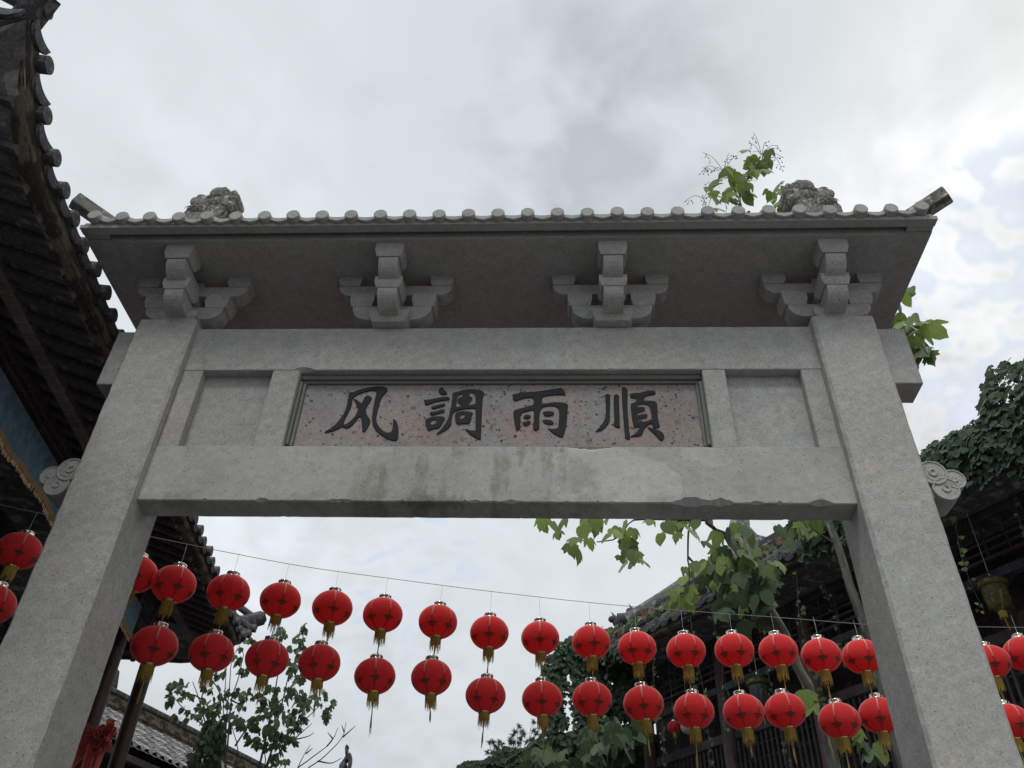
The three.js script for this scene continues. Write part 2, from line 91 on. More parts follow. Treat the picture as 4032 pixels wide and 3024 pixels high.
const SLIM_STEMS = [[[-4.27,5.29,-9.2],[-4.26,5.7,-9.2],[-4.26,5.99,-9.2],[-4.26,6.36,-9.2],[-4.27,6.67,-9.2],[-4.29,7.02,-9.2],[-4.33,7.4,-9.2],[-4.33,7.68,-9.2]],[[-4.17,5.29,-9.2],[-4.12,5.63,-9.2],[-4.13,5.99,-9.2],[-4.1,6.52,-9.2],[-4.09,6.83,-9.2],[-4.02,7.12,-9.2],[-4.02,7.49,-9.2]],[[-4.18,5.29,-9.2],[-3.97,5.63,-9.2],[-3.82,5.95,-9.2],[-3.62,6.18,-9.2],[-3.42,6.41,-9.2]],[[-4.8,5.28,-9.2],[-4.92,5.81,-9.2],[-5.08,6.27,-9.2],[-5.13,6.58,-9.2],[-5.21,7.01,-9.2]],[[-4.84,5.47,-9.2],[-5.0,6.2,-9.2],[-5.07,6.66,-9.2],[-5.14,7.09,-9.2],[-5.09,7.34,-9.2]],[[-4.85,5.61,-9.2],[-4.9,5.9,-9.2],[-4.98,6.43,-9.2],[-4.95,6.82,-9.2],[-4.96,7.25,-9.2]],[[-4.64,5.28,-9.2],[-4.68,5.64,-9.2],[-4.79,5.86,-9.2],[-4.91,6.08,-9.2]],[[-4.91,5.28,-9.2],[-5.05,5.64,-9.2],[-5.25,5.9,-9.2],[-5.56,6.16,-9.2],[-5.78,6.29,-9.2],[-6.04,6.52,-9.2]],[[-5.33,6.19,-9.2],[-5.37,6.34,-9.2],[-5.6,6.49,-9.2],[-5.82,6.55,-9.2],[-6.07,6.74,-9.2]],[[-5.05,5.64,-9.2],[-5.37,6.12,-9.2],[-5.53,6.42,-9.2],[-5.73,6.73,-9.2]],[[-4.19,5.49,-9.2],[-4.45,5.74,-9.2],[-4.61,5.86,-9.2]],[[-4.74,5.69,-9.2],[-4.64,5.91,-9.2],[-4.53,6.09,-9.2],[-4.45,6.15,-9.2]],[[-4.26,6.29,-9.2],[-4.11,6.47,-9.2],[-4.01,6.58,-9.2]],[[-4.98,6.43,-9.2],[-4.83,6.38,-9.2],[-4.72,6.48,-9.2]],[[-5.11,6.42,-9.2],[-5.29,6.65,-9.2],[-5.42,6.78,-9.2]]];
const SLIM_CLUSTERS = [[-5.06,7.47,-9.2,0.14],[-5.0,7.03,-9.0,0.06],[-5.03,7.03,-9.5,0.06],[-5.21,6.76,-8.96,0.08],[-5.43,6.64,-9.25,0.09],[-4.52,7.63,-9.36,0.14],[-4.23,7.48,-8.91,0.11],[-4.1,7.73,-9.47,0.12],[-3.97,7.36,-9.1,0.14],[-4.03,7.24,-9.09,0.12],[-4.1,7.21,-9.47,0.11],[-3.93,6.79,-8.91,0.09],[-3.89,6.84,-9.35,0.09],[-5.03,6.54,-9.26,0.11],[-4.64,6.39,-8.96,0.09],[-6.05,6.75,-9.5,0.12],[-5.96,6.54,-9.01,0.09],[-6.01,6.4,-9.19,0.09],[-5.87,6.56,-9.41,0.08],[-5.12,6.29,-8.9,0.11],[-5.38,6.33,-9.43,0.12],[-5.53,6.22,-9.16,0.14],[-5.66,6.11,-9.03,0.12],[-5.27,6.35,-9.49,0.12],[-5.28,6.09,-8.94,0.11],[-4.91,6.29,-9.29,0.11],[-4.96,6.12,-9.33,0.12],[-4.69,5.96,-8.92,0.08],[-5.12,6.01,-9.48,0.09],[-4.3,6.5,-9.06,0.11],[-4.43,6.44,-9.12,0.08],[-4.33,6.45,-9.45,0.15],[-3.96,6.27,-8.9,0.14],[-4.06,6.64,-9.38,0.11],[-3.86,6.54,-9.22,0.11],[-4.26,6.2,-8.98,0.14],[-4.21,6.29,-9.5,0.15],[-3.95,6.04,-8.98,0.11],[-4.46,6.16,-9.23,0.11],[-4.59,6.14,-9.38,0.09],[-3.75,6.09,-8.9,0.09],[-3.73,6.5,-9.45,0.14],[-3.49,6.44,-9.12,0.12],[-3.3,6.3,-9.06,0.11],[-3.43,6.27,-9.48,0.09],[-3.63,6.25,-8.92,0.09],[-4.66,5.96,-9.33,0.09],[-4.39,5.98,-9.29,0.08],[-4.07,5.85,-8.94,0.09],[-4.47,5.84,-9.49,0.14],[-4.4,5.68,-9.03,0.08],[-4.16,5.82,-9.16,0.12],[-4.08,5.83,-9.43,0.09],[-3.73,5.69,-8.9,0.05],[-4.13,5.65,-9.41,0.12],[-3.95,5.43,-9.18,0.09],[-3.66,6.01,-9.01,0.06],[-3.94,6.07,-9.5,0.08]];
const BARE = [[[-4.21,5.77,-11.0],[-3.99,5.99,-11.0],[-3.69,6.24,-11.0],[-3.6,6.37,-11.0],[-3.54,6.57,-11.0]],[[-4.05,5.77,-11.0],[-3.74,6.03,-11.0],[-3.44,6.39,-11.0],[-3.41,6.68,-11.0]],[[-3.6,6.37,-11.0],[-3.72,6.48,-11.0]],[[-3.43,6.4,-11.0],[-3.22,6.61,-11.0]],[[-4.18,5.77,-11.0],[-4.09,6.07,-11.0],[-4.0,6.26,-11.0]],[[-4.06,6.1,-11.0],[-3.95,6.2,-11.0]],[[-4.41,6.26,-11.0],[-4.24,6.44,-11.0],[-4.04,6.64,-11.0]],[[-4.33,6.34,-11.0],[-4.07,6.41,-11.0],[-3.97,6.48,-11.0]],[[-3.69,6.24,-11.0],[-3.57,6.43,-11.0]],[[-3.41,6.49,-11.0],[-3.48,6.62,-11.0]],[[-3.82,5.98,-11.0],[-3.56,5.95,-11.0],[-3.39,6.04,-11.0]]];
const PUFFS = [[-0.79,7.0,-13.0],[-0.85,6.92,-13.0],[-0.67,6.98,-13.0],[-0.6,6.94,-13.0],[-0.73,6.87,-13.0],[-0.68,6.81,-13.0],[-0.89,6.74,-13.0],[-0.79,6.73,-13.0],[-0.63,6.76,-13.0],[-0.34,7.21,-13.0],[-0.25,7.23,-13.0],[-0.21,7.22,-13.0],[-0.39,7.13,-13.0],[-0.44,7.07,-13.0],[-0.17,7.14,-13.0],[-0.24,7.09,-13.0],[-0.37,6.99,-13.0],[-0.43,6.94,-13.0],[-0.26,6.99,-13.0],[-0.16,7.06,-13.0],[-0.35,6.88,-13.0],[-0.11,6.98,-13.0],[0.05,7.32,-13.0],[0.05,7.23,-13.0],[-0.01,7.08,-13.0],[0.1,7.14,-13.0],[0.04,7.01,-13.0],[0.19,7.05,-13.0],[0.37,7.31,-13.0],[0.42,7.28,-13.0],[0.35,7.15,-13.0]];
// ---------------------------------------------------------------- textures
function dataTex(w, h, fn, srgb = true) {
  const d = new Uint8Array(w * h * 4);
  for (let j = 0; j < h; j++) for (let i = 0; i < w; i++) { const c = fn(i, j), o = (j * w + i) * 4; d[o] = clamp(c[0], 0, 255); d[o + 1] = clamp(c[1], 0, 255); d[o + 2] = clamp(c[2], 0, 255); d[o + 3] = 255; }
  const t = new THREE.DataTexture(d, w, h, THREE.RGBAFormat, THREE.UnsignedByteType);
  t.wrapS = t.wrapT = THREE.RepeatWrapping; t.magFilter = THREE.LinearFilter; t.minFilter = THREE.LinearMipmapLinearFilter; t.generateMipmaps = true;
  if (srgb) t.colorSpace = THREE.SRGBColorSpace; t.needsUpdate = true; return t;
}
// a field of irregular dots (pits, crystals): buffer of values in -1..1
function dots(w, h, n, r0, r1, seed, wrap = true) {
  const b = new Float32Array(w * h), R = rng(seed);
  for (let k = 0; k < n; k++) {
    const cx = R() * w, cy = R() * h, r = mix(r0, r1, R() ** 3), e = 0.55 + 0.45 * R(), a = R() * 3.14, amp = 0.4 + 0.6 * R(), ca = Math.cos(a), sa = Math.sin(a), m = Math.ceil(r + 1);
    for (let y = -m; y <= m; y++) for (let x = -m; x <= m; x++) {
      const u = (x * ca + y * sa), v = (-x * sa + y * ca) / e, q = Math.sqrt(u * u + v * v) / r * (0.8 + 0.4 * hash2(Math.round(cx) + (x >> 1), Math.round(cy) + (y >> 1), seed));
      if (q < 1) { let X = Math.round(cx) + x, Y = Math.round(cy) + y; if (wrap) { X = (X + w) % w; Y = (Y + h) % h; } if (X >= 0 && X < w && Y >= 0 && Y < h) b[Y * w + X] = Math.max(b[Y * w + X], amp * Math.min(1, (1 - q) * 2.5)); }
    }
  }
  return b;
}
const GS = 1024;                                        // granite, 2 m per repeat
const gDark = dots(GS, GS, 4200, 0.9, 3.1, 5), gLight = dots(GS, GS, 4200, 0.8, 2.2, 6);
const graniteAt = (i, j, W_, H_, P) => {
  const x = i / W_, y = j / H_;
  const big = fbm(x * 4, y * 4, 4, 4, 4, 71) - 0.5, mid = fbm(x * 40, y * 40, 40, 40, 3, 72) - 0.5, fine = vnoise(x * 220, y * 220, 220, 220, 73) - 0.5, px = hash2(i, j, 74) - 0.5;
  return big * 22 + mid * 22 + fine * 22 + px * 14;
};
const granite = dataTex(GS, GS, (i, j) => {
  const k = j * GS + i, v = 163 + graniteAt(i, j, GS, GS) - 50 * gDark[k] + 26 * gLight[k], t = fbm(i / GS * 6, j / GS * 6, 6, 6, 3, 90) - 0.5;
  return [v * (1 + 0.04 * t), v * 0.998, v * (0.972 - 0.03 * t)];
});
const graniteBump = dataTex(GS, GS, (i, j) => { const k = j * GS + i, v = 150 + graniteAt(i, j, GS, GS) * 1.2 - 120 * gDark[k]; return [v, v, v]; }, false);
// the lower beam has its own face: rain stains run down its middle
const LBW = 2048, LBH = 256;
const lbDark = dots(LBW, LBH, 3600, 1.0, 3.6, 15), lbLight = dots(LBW, LBH, 2600, 0.8, 2.4, 16);
const lowerBeamTex = dataTex(LBW, LBH, (i, j) => {
  const k = j * LBW + i, x = i / LBW, y = j / LBH, m = x * 5.07;
  let v = 165 + (fbm(m * 2, y * 1, 4096, 4096, 4, 31) - 0.5) * 26 + (fbm(m * 24, y * 12, 4096, 4096, 3, 32) - 0.5) * 20 + (hash2(i, j, 33) - 0.5) * 18 - 44 * lbDark[k] + 30 * lbLight[k];
  const streak = fbm(m * 16, y * 1.4, 4096, 4096, 4, 41), area = sstep(1.45, 1.7, m) * (1 - sstep(2.9, 3.3, m)), blot = fbm(m * 5, y * 3 + 9, 4096, 4096, 5, 43);
  const st = area * sstep(0.5, 0.66, streak * 0.55 + blot * 0.45 + 0.10 * (y - 0.3));
  v -= 22 * st * (0.6 + 0.8 * (fbm(m * 50, y * 25, 4096, 4096, 3, 44)));
  const pale = sstep(2.75, 3.1, m) * (1 - sstep(3.9, 4.5, m)) * sstep(0.47, 0.53, fbm(m * 3.5, y * 1.6 + 3, 4096, 4096, 5, 47)); v += 13 * pale;
  const rim = sstep(0.80, 0.97, y + (fbm(m * 9, 2, 4096, 4096, 3, 48) - 0.5) * 0.3) * sstep(0.45, 0.7, fbm(m * 6, y * 3, 4096, 4096, 4, 49)); v -= 16 * rim;
  return [v * (1 - 0.01 * st), v * 0.998, v * (0.972 - 0.04 * st)];
});
lowerBeamTex.wrapS = lowerBeamTex.wrapT = THREE.RepeatWrapping;
const PW = 2048, PH = 512;                              // porphyry of the inscription, 3.2 m x 0.8 m
const pDark = dots(PW, PH, 1500, 1.5, 9, 25), pLight = dots(PW, PH, 900, 1, 4, 26), pRed = dots(PW, PH, 130, 6, 26, 27);
const porphyry = dataTex(PW, PH, (i, j) => {
  const k = j * PW + i, x = i / PW, y = j / PH, big = fbm(x * 8, y * 2, 8, 2, 4, 61) - 0.5, hue = fbm(x * 12 + 3, y * 3, 12, 3, 4, 64) - 0.5;
  const v = 138 + big * 26 + (fbm(x * 160, y * 40, 160, 40, 3, 62) - 0.5) * 30 + (hash2(i, j, 63) - 0.5) * 16 - 105 * pDark[k] + 38 * pLight[k] - 36 * pRed[k] * (0.4 + fbm(x * 200, y * 50, 200, 50, 2, 65));
  return [v * (1.02 + 0.16 * hue), v * (0.965 - 0.04 * hue), v * (0.94 - 0.10 * hue)];
});
const woodTex = dataTex(512, 512, (i, j) => { const x = i / 512, y = j / 512, g = fbm(x * 60, y * 4, 60, 4, 4, 81) - 0.5, b = fbm(x * 5, y * 5, 5, 5, 4, 82) - 0.5, v = 150 + g * 80 + b * 60; return [v, v, v]; });
const tileTex = dataTex(512, 512, (i, j) => { const x = i / 512, y = j / 512, b = fbm(x * 6, y * 6, 6, 6, 5, 91) - 0.5, f = fbm(x * 60, y * 60, 60, 60, 3, 92) - 0.5, l = sstep(0.58, 0.68, fbm(x * 9, y * 9, 9, 9, 4, 93)), v = 120 + b * 90 + f * 60 + 55 * l; return [v, v * 1.0, v * (1.0 - 0.08 * l)]; });
const limeTex = dataTex(512, 512, (i, j) => { const x = i / 512, y = j / 512, l = sstep(0.46, 0.62, fbm(x * 8, y * 8, 8, 8, 5, 101)), f = fbm(x * 50, y * 50, 50, 50, 3, 102) - 0.5, v = mix(70, 128, l) + f * 50; return [v, v * 0.93, v * 0.82]; });
const clothTex = dataTex(256, 256, (i, j) => { const v = 200 + (fbm(i / 256 * 20, j / 256 * 6, 20, 6, 3, 111) - 0.5) * 70 + (hash2(i, j, 112) - 0.5) * 24; return [v, v, v]; });
const groundTex = dataTex(512, 512, (i, j) => { // worn stone setts
  const x = i / 512 * 4, y = j / 512 * 8, row = Math.floor(y), fx = (x + (row % 2) * 0.5) % 1, fy = y % 1, joint = Math.min(fx, 1 - fx) < 0.012 || Math.min(fy, 1 - fy) < 0.024, t = hash2(Math.floor(x + (row % 2) * 0.5) % 4, row, 121), v = joint ? 60 : 104 + t * 24 + (fbm(i / 512 * 30, j / 512 * 30, 30, 30, 3, 122) - 0.5) * 40; return [v * 0.985, v * 0.99, v]; });
function rep(t, sx, sy) { const c = t.clone(); c.repeat.set(sx, sy); c.needsUpdate = true; return c; }

// ---------------------------------------------------------------- materials
const std = (o) => new THREE.MeshStandardMaterial(o);
const hx = (s) => new THREE.Color(s);
const lin = (r, g, b) => new THREE.Color().setRGB(r, g, b);
const M = {
  stone: std({ map: rep(granite, 0.5, 0.5), bumpMap: rep(graniteBump, 0.5, 0.5), bumpScale: 0.004, roughness: 0.93 }),
  stoneB: std({ map: rep(granite, 0.47, 0.47), bumpMap: rep(graniteBump, 0.47, 0.47), bumpScale: 0.004, roughness: 0.93, color: lin(0.93, 0.93, 0.94) }),
  stoneDark: std({ map: rep(granite, 0.6, 0.6), roughness: 0.95, color: lin(0.96, 0.96, 0.97) }),
  stoneWeather: std({ map: rep(tileTex, 2.2, 2.2), bumpMap: rep(graniteBump, 1, 1), bumpScale: 0.004, roughness: 0.95, color: lin(0.85, 0.83, 0.8) }),
  lowerBeam: std({ map: lowerBeamTex, bumpMap: rep(graniteBump, 2.5, 0.25), bumpScale: 0.003, roughness: 0.93 }),
  porphyry: std({ map: porphyry, roughness: 0.85 }),
  moulding: std({ map: rep(granite, 1, 1), roughness: 0.85, color: lin(0.42, 0.47, 0.44) }),
  ink: std({ color: lin(0.010, 0.011, 0.015), roughness: 0.85 }),
  tile: std({ map: rep(tileTex, 2, 2), roughness: 0.85, color: lin(0.30, 0.30, 0.33) }),
  tilePale: std({ map: rep(tileTex, 1.5, 1.5), roughness: 0.85, color: lin(0.75, 0.75, 0.78) }),
  lime: std({ map: rep(limeTex, 0.9, 2.5), roughness: 0.95, color: lin(0.6, 0.6, 0.58) }),
  wood: std({ map: rep(woodTex, 1, 1), roughness: 0.8, color: lin(0.30, 0.26, 0.25) }),
  woodBrown: std({ map: rep(woodTex, 1, 1), roughness: 0.75, color: lin(0.50, 0.44, 0.40) }),
  woodRed: std({ map: rep(woodTex, 1, 1), roughness: 0.55, color: lin(0.13, 0.05, 0.05) }),
  woodDust: std({ map: rep(woodTex, 1, 1), roughness: 0.75, color: lin(0.33, 0.22, 0.23) }),
  woodBlue: std({ map: rep(woodTex, 1, 1), roughness: 0.7, color: lin(0.17, 0.22, 0.24) }),
  woodGrey: std({ map: rep(woodTex, 1, 1), roughness: 0.8, color: lin(0.26, 0.24, 0.25) }),
  soffit: std({ map: rep(tileTex, 1.2, 1.2), roughness: 0.95, color: lin(0.6, 0.6, 0.62) }),
  soffitDark: std({ map: rep(tileTex, 1.2, 1.2), roughness: 0.95, color: lin(0.6, 0.6, 0.62) }),
  woodDark: std({ map: rep(woodTex, 1, 1), roughness: 0.8, color: lin(0.30, 0.26, 0.25) }),
  ridgeWall: std({ map: rep(limeTex, 0.7, 1.2), roughness: 0.95, color: lin(0.62, 0.6, 0.56) }),
  plaster: std({ map: rep(tileTex, 0.5, 0.5), roughness: 0.95, color: lin(0.25, 0.2, 0.2) }),
  blueCloth: new THREE.MeshPhysicalMaterial({ map: clothTex, color: lin(0.26, 0.50, 0.66), roughness: 0.97, transmission: 0.25, side: THREE.DoubleSide }),
  ropeFringe: std({ map: rep(clothTex, 6, 2), color: lin(0.62, 0.44, 0.24), roughness: 0.95 }),
  redCloth: new THREE.MeshPhysicalMaterial({ map: clothTex, color: lin(0.95, 0.19, 0.17), roughness: 0.97, transmission: 0.25, side: THREE.DoubleSide }),
  chrome: std({ color: lin(0.82, 0.78, 0.70), metalness: 1, roughness: 0.16 }),
  brass: std({ color: lin(0.62, 0.47, 0.20), metalness: 1, roughness: 0.3 }),
  fringe: new THREE.MeshPhysicalMaterial({ color: lin(0.50, 0.36, 0.065), roughness: 0.97, transmission: 0.3, side: THREE.DoubleSide }),
  cord: std({ color: lin(0.36, 0.29, 0.09), roughness: 0.9 }),
  thread: std({ color: lin(0.7, 0.7, 0.72), roughness: 0.9 }),
  wire: std({ color: lin(0.30, 0.30, 0.31), roughness: 0.6 }),
  bark: std({ map: rep(tileTex, 3, 3), color: lin(0.40, 0.42, 0.36), roughness: 0.95 }),
  barkDark: std({ map: rep(tileTex, 3, 3), color: lin(0.16, 0.16, 0.16), roughness: 0.95 }),
  twig: std({ color: lin(0.055, 0.05, 0.042), roughness: 0.95 }),
  stalk: std({ color: lin(0.23, 0.21, 0.20), roughness: 0.95 }),
  palaceGreen: std({ map: rep(tileTex, 4, 4), color: lin(0.42, 0.42, 0.11), roughness: 0.6 }),
  palaceBlue: std({ map: rep(tileTex, 4, 4), color: lin(0.22, 0.30, 0.33), roughness: 0.6 }),
  white: std({ color: lin(0.5, 0.46, 0.4), roughness: 0.8 }),
  ground: std({ map: rep(groundTex, 0.25, 0.25), roughness: 0.9 }),
};
const leafTex = (() => { // veins and blotches, one leaf per tile
  const n = 256, cv = document.createElement('canvas'); cv.width = cv.height = n; const c = cv.getContext('2d'), R = rng(131), X = (x) => (x + 0.7) / 1.4 * n, Y = (y) => (0.3 - y) / 1.4 * n;
  c.fillStyle = 'rgb(205,205,205)'; c.fillRect(0, 0, n, n);
  for (let i = 0; i < 420; i++) { c.fillStyle = `rgba(${R() < 0.5 ? '120,120,110' : '250,250,240'},${0.05 + 0.10 * R()})`; c.beginPath(); c.ellipse(R() * n, R() * n, 3 + 9 * R(), 2 + 6 * R(), R() * 3, 0, 7); c.fill(); }
  c.strokeStyle = 'rgba(255,255,235,0.8)'; for (const [x, y, w] of [[0, -1.02, 3], [0.5, -0.56, 2.4], [-0.5, -0.56, 2.4], [0.4, -0.1, 1.8], [-0.4, -0.1, 1.8]]) { c.lineWidth = w; c.beginPath(); c.moveTo(X(0), Y(0)); c.lineTo(X(x), Y(y)); c.stroke(); c.lineWidth = 0.9; for (let k = 1; k < 6; k++) for (const q of [-1, 1]) { const u = k / 6.5, px = x * u, py = y * u; c.beginPath(); c.moveTo(X(px), Y(py)); c.lineTo(X(px + 0.14 * (x * 0.6 + q * -y * 0.7)), Y(py + 0.14 * (y * 0.6 + q * x * 0.7))); c.stroke(); } }
  const t = new THREE.CanvasTexture(cv); t.colorSpace = THREE.SRGBColorSpace; t.magFilter = THREE.LinearFilter; return t;
})();
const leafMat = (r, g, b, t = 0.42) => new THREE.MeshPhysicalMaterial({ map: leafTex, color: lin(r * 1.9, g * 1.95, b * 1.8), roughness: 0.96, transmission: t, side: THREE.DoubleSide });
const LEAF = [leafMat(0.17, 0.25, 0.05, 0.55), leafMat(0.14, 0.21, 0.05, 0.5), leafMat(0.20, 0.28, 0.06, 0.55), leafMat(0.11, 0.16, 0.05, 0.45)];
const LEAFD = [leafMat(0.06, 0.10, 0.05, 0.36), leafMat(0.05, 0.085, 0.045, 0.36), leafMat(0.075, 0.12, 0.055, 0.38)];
const IVY = [leafMat(0.032, 0.060, 0.036, 0.2), leafMat(0.026, 0.050, 0.030, 0.2), leafMat(0.042, 0.070, 0.040, 0.22), leafMat(0.05, 0.075, 0.045, 0.2)];
const IVYRED = leafMat(0.13, 0.045, 0.04, 0.25), IVYLIGHT = leafMat(0.14, 0.19, 0.06, 0.4);

// ---------------------------------------------------------------- helpers
const used = {};
const numbered = (n) => { const k = used[n] = (used[n] ?? -1) + 1; return k ? `${n}_${String(k).padStart(3, '0')}` : n; };
function thing(name, label, category, pos = [0, 0, 0], turn = 0, group) {
  const o = new THREE.Group(); o.name = numbered(name); o.position.set(...pos); o.rotation.y = turn; o.userData = { label, category };
  if (group) o.userData.group = group; scene.add(o); return o;
}
function part(name, geo, mat, parent, pos, rot) {
  const m = new THREE.Mesh(geo, mat); m.name = name; m.castShadow = m.receiveShadow = true; parent.add(m);
  if (pos) m.position.set(...pos); if (rot) m.rotation.set(...rot); return m;
}
const sub = (name, parent) => { const g = new THREE.Group(); g.name = name; parent.add(g); return g; };
function planar(g, k = 1, seed = 0) {                   // uv in metres, by the way each face points
  const n = g.index ? g.toNonIndexed() : g, p = n.attributes.position, uv = new Float32Array(p.count * 2);
  const a = new THREE.Vector3(), b = new THREE.Vector3(), c = new THREE.Vector3(), ox = hash2(seed, 3, 7) * 3, oy = hash2(seed, 5, 9) * 3;
  for (let i = 0; i < p.count; i += 3) {
    a.fromBufferAttribute(p, i); b.fromBufferAttribute(p, i + 1).sub(a); c.fromBufferAttribute(p, i + 2).sub(a); b.cross(c);
    const x = Math.abs(b.x), y = Math.abs(b.y), z = Math.abs(b.z);
    for (let q = i; q < i + 3; q++) {
      const X = p.getX(q), Y = p.getY(q), Z = p.getZ(q);
      if (z >= x && z >= y) { uv[q * 2] = X * k + ox; uv[q * 2 + 1] = Y * k + oy; } else if (x >= y) { uv[q * 2] = Z * k + ox + 0.37; uv[q * 2 + 1] = Y * k + oy; } else { uv[q * 2] = X * k + ox; uv[q * 2 + 1] = Z * k + oy + 0.61; }
    }
  }
  n.setAttribute('uv', new THREE.BufferAttribute(uv, 2)); return n;
}
let boxSeed = 1;
function box(x0, x1, y0, y1, z0, z1, r = 0.006) {
  const g = new RoundedBoxGeometry(x1 - x0, y1 - y0, z1 - z0, 1, Math.min(r, (x1 - x0) * 0.45, (y1 - y0) * 0.45, (z1 - z0) * 0.45));
  g.translate((x0 + x1) / 2, (y0 + y1) / 2, (z0 + z1) / 2); return planar(g, 1, boxSeed++);
}
function extr(pts, depth, bevel = 0.004, holes = []) {  // outline in x,y; grows along +z
  const s = new THREE.Shape(pts.map(([x, y]) => new THREE.Vector2(x, y)));
  for (const h of holes) s.holes.push(new THREE.Path(h.map(([x, y]) => new THREE.Vector2(x, y))));
  return new THREE.ExtrudeGeometry(s, { depth, bevelEnabled: bevel > 0, bevelSize: bevel, bevelThickness: bevel, bevelOffset: -bevel, bevelSegments: 1, curveSegments: 10 });
}
// a long stone bar whose arrises are worn and chipped; axis 0 = along x, 1 = along y
function wornBar(axis, lo, hi, a0, a1, b0, b1, wear, seed, step = 0.025) {
  const n = Math.max(4, Math.round((hi - lo) / step)), R = rng(seed), chips = [[], [], [], []];
  for (let e = 0; e < 4; e++) { const c = Math.round((hi - lo) * (wear[e]?.n ?? 0)); for (let k = 0; k < c; k++) chips[e].push([mix(lo, hi, R()), mix(0.012, wear[e].w ?? 0.05, R() ** 2), mix(0.2, 1, R() ** 2) * (wear[e].d ?? 0.012)]); for (const q of wear[e]?.at ?? []) chips[e].push(q); }
  const ring = (t) => {
    const c = [0, 1, 2, 3].map((e) => { let d = (wear[e]?.c ?? 0.006) * (0.75 + 0.5 * vnoise(t * 14, e * 7, 4096, 4096, seed)); for (const [p, w, q] of chips[e]) { const u = Math.abs(t - p) / w; if (u < 1) d = Math.max(d, q * (1 - u * u) * (0.75 + 0.5 * vnoise(t * 34, e * 3, 8192, 4096, seed + 5))); } return d; });
    return [[a0 + c[0], b0], [a1 - c[1], b0], [a1, b0 + c[1]], [a1, b1 - c[2]], [a1 - c[2], b1], [a0 + c[3], b1], [a0, b1 - c[3]], [a0, b0 + c[0]]];
  };
  const P = [], put = (t, [a, b]) => (axis === 0 ? P.push(t, a, b) : P.push(a, t, b));
  const flip = axis === 1;
  let prev = null, pt = 0;
  const cap = (t, r, s) => { for (let k = 1; k < 7; k++) { const q = s ? [r[0], r[k], r[k + 1]] : [r[0], r[k + 1], r[k]]; q.forEach((v) => put(t, v)); } };
  for (let i = 0; i <= n; i++) {
    const t = mix(lo, hi, i / n), r = ring(t);
    if (prev) for (let k = 0; k < 8; k++) { const l = (k + 1) % 8; const q = flip ? [[pt, prev[k]], [t, r[k]], [t, r[l]], [pt, prev[k]], [t, r[l]], [pt, prev[l]]] : [[pt, prev[k]], [t, r[l]], [t, r[k]], [pt, prev[k]], [pt, prev[l]], [t, r[l]]]; q.forEach(([s, v]) => put(s, v)); }
    if (i === 0) cap(t, r, flip); if (i === n) cap(t, r, !flip);
    prev = r; pt = t;
  }
  const g = new THREE.BufferGeometry(); g.setAttribute('position', new THREE.Float32BufferAttribute(P, 3)); g.computeVertexNormals(); return planar(g, 1, seed);
}
function tube(pts, r0, r1, seg = 6, bumps = 0) {        // tapered tube along points
  const c = new THREE.CatmullRomCurve3(pts.map((p) => new THREE.Vector3(...p)), false, 'catmullrom', 0.5), n = Math.max(2, pts.length * 3), F = c.computeFrenetFrames(n, false), P = [], I = [], U = [];
  for (let i = 0; i <= n; i++) { const t = i / n, p = c.getPointAt(t), r = mix(r0, r1, t) * (1 + bumps * (hash2(i, pts.length, 3) - 0.5)); for (let k = 0; k <= seg; k++) { const a = k / seg * Math.PI * 2; const v = F.normals[i].clone().multiplyScalar(Math.cos(a) * r).add(F.binormals[i].clone().multiplyScalar(Math.sin(a) * r)).add(p); P.push(v.x, v.y, v.z); U.push(k / seg * r * 6, t * 2); } }
  for (let i = 0; i < n; i++) for (let k = 0; k < seg; k++) { const a = i * (seg + 1) + k, b = a + seg + 1; I.push(a, b, a + 1, b, b + 1, a + 1); }
  const g = new THREE.BufferGeometry(); g.setAttribute('position', new THREE.Float32BufferAttribute(P, 3)); g.setAttribute('uv', new THREE.Float32BufferAttribute(U, 2)); g.setIndex(I); g.computeVertexNormals(); return g;
}
const merge = (L) => mergeGeometries(L.map((g) => { const q = g.index ? g.toNonIndexed() : g; for (const k of Object.keys(q.attributes)) if (!['position', 'normal', 'uv'].includes(k)) q.deleteAttribute(k); return q; }));
const place = (g, x, y, z, rx = 0, ry = 0, rz = 0, s = 1) => { const m = new THREE.Matrix4().compose(new THREE.Vector3(x, y, z), new THREE.Quaternion().setFromEuler(new THREE.Euler(rx, ry, rz)), Array.isArray(s) ? new THREE.Vector3(...s) : new THREE.Vector3(s, s, s)); return g.clone().applyMatrix4(m); };
// ---------------------------------------------------------------- ground
{
  const g = new THREE.PlaneGeometry(900, 900); g.rotateX(-Math.PI / 2); const m = new THREE.Mesh(planar(g), M.ground);
  m.name = 'paved_ground'; m.receiveShadow = true; m.userData = { kind: 'structure', label: 'grey stone paving of the lane under the gate' }; scene.add(m);
}

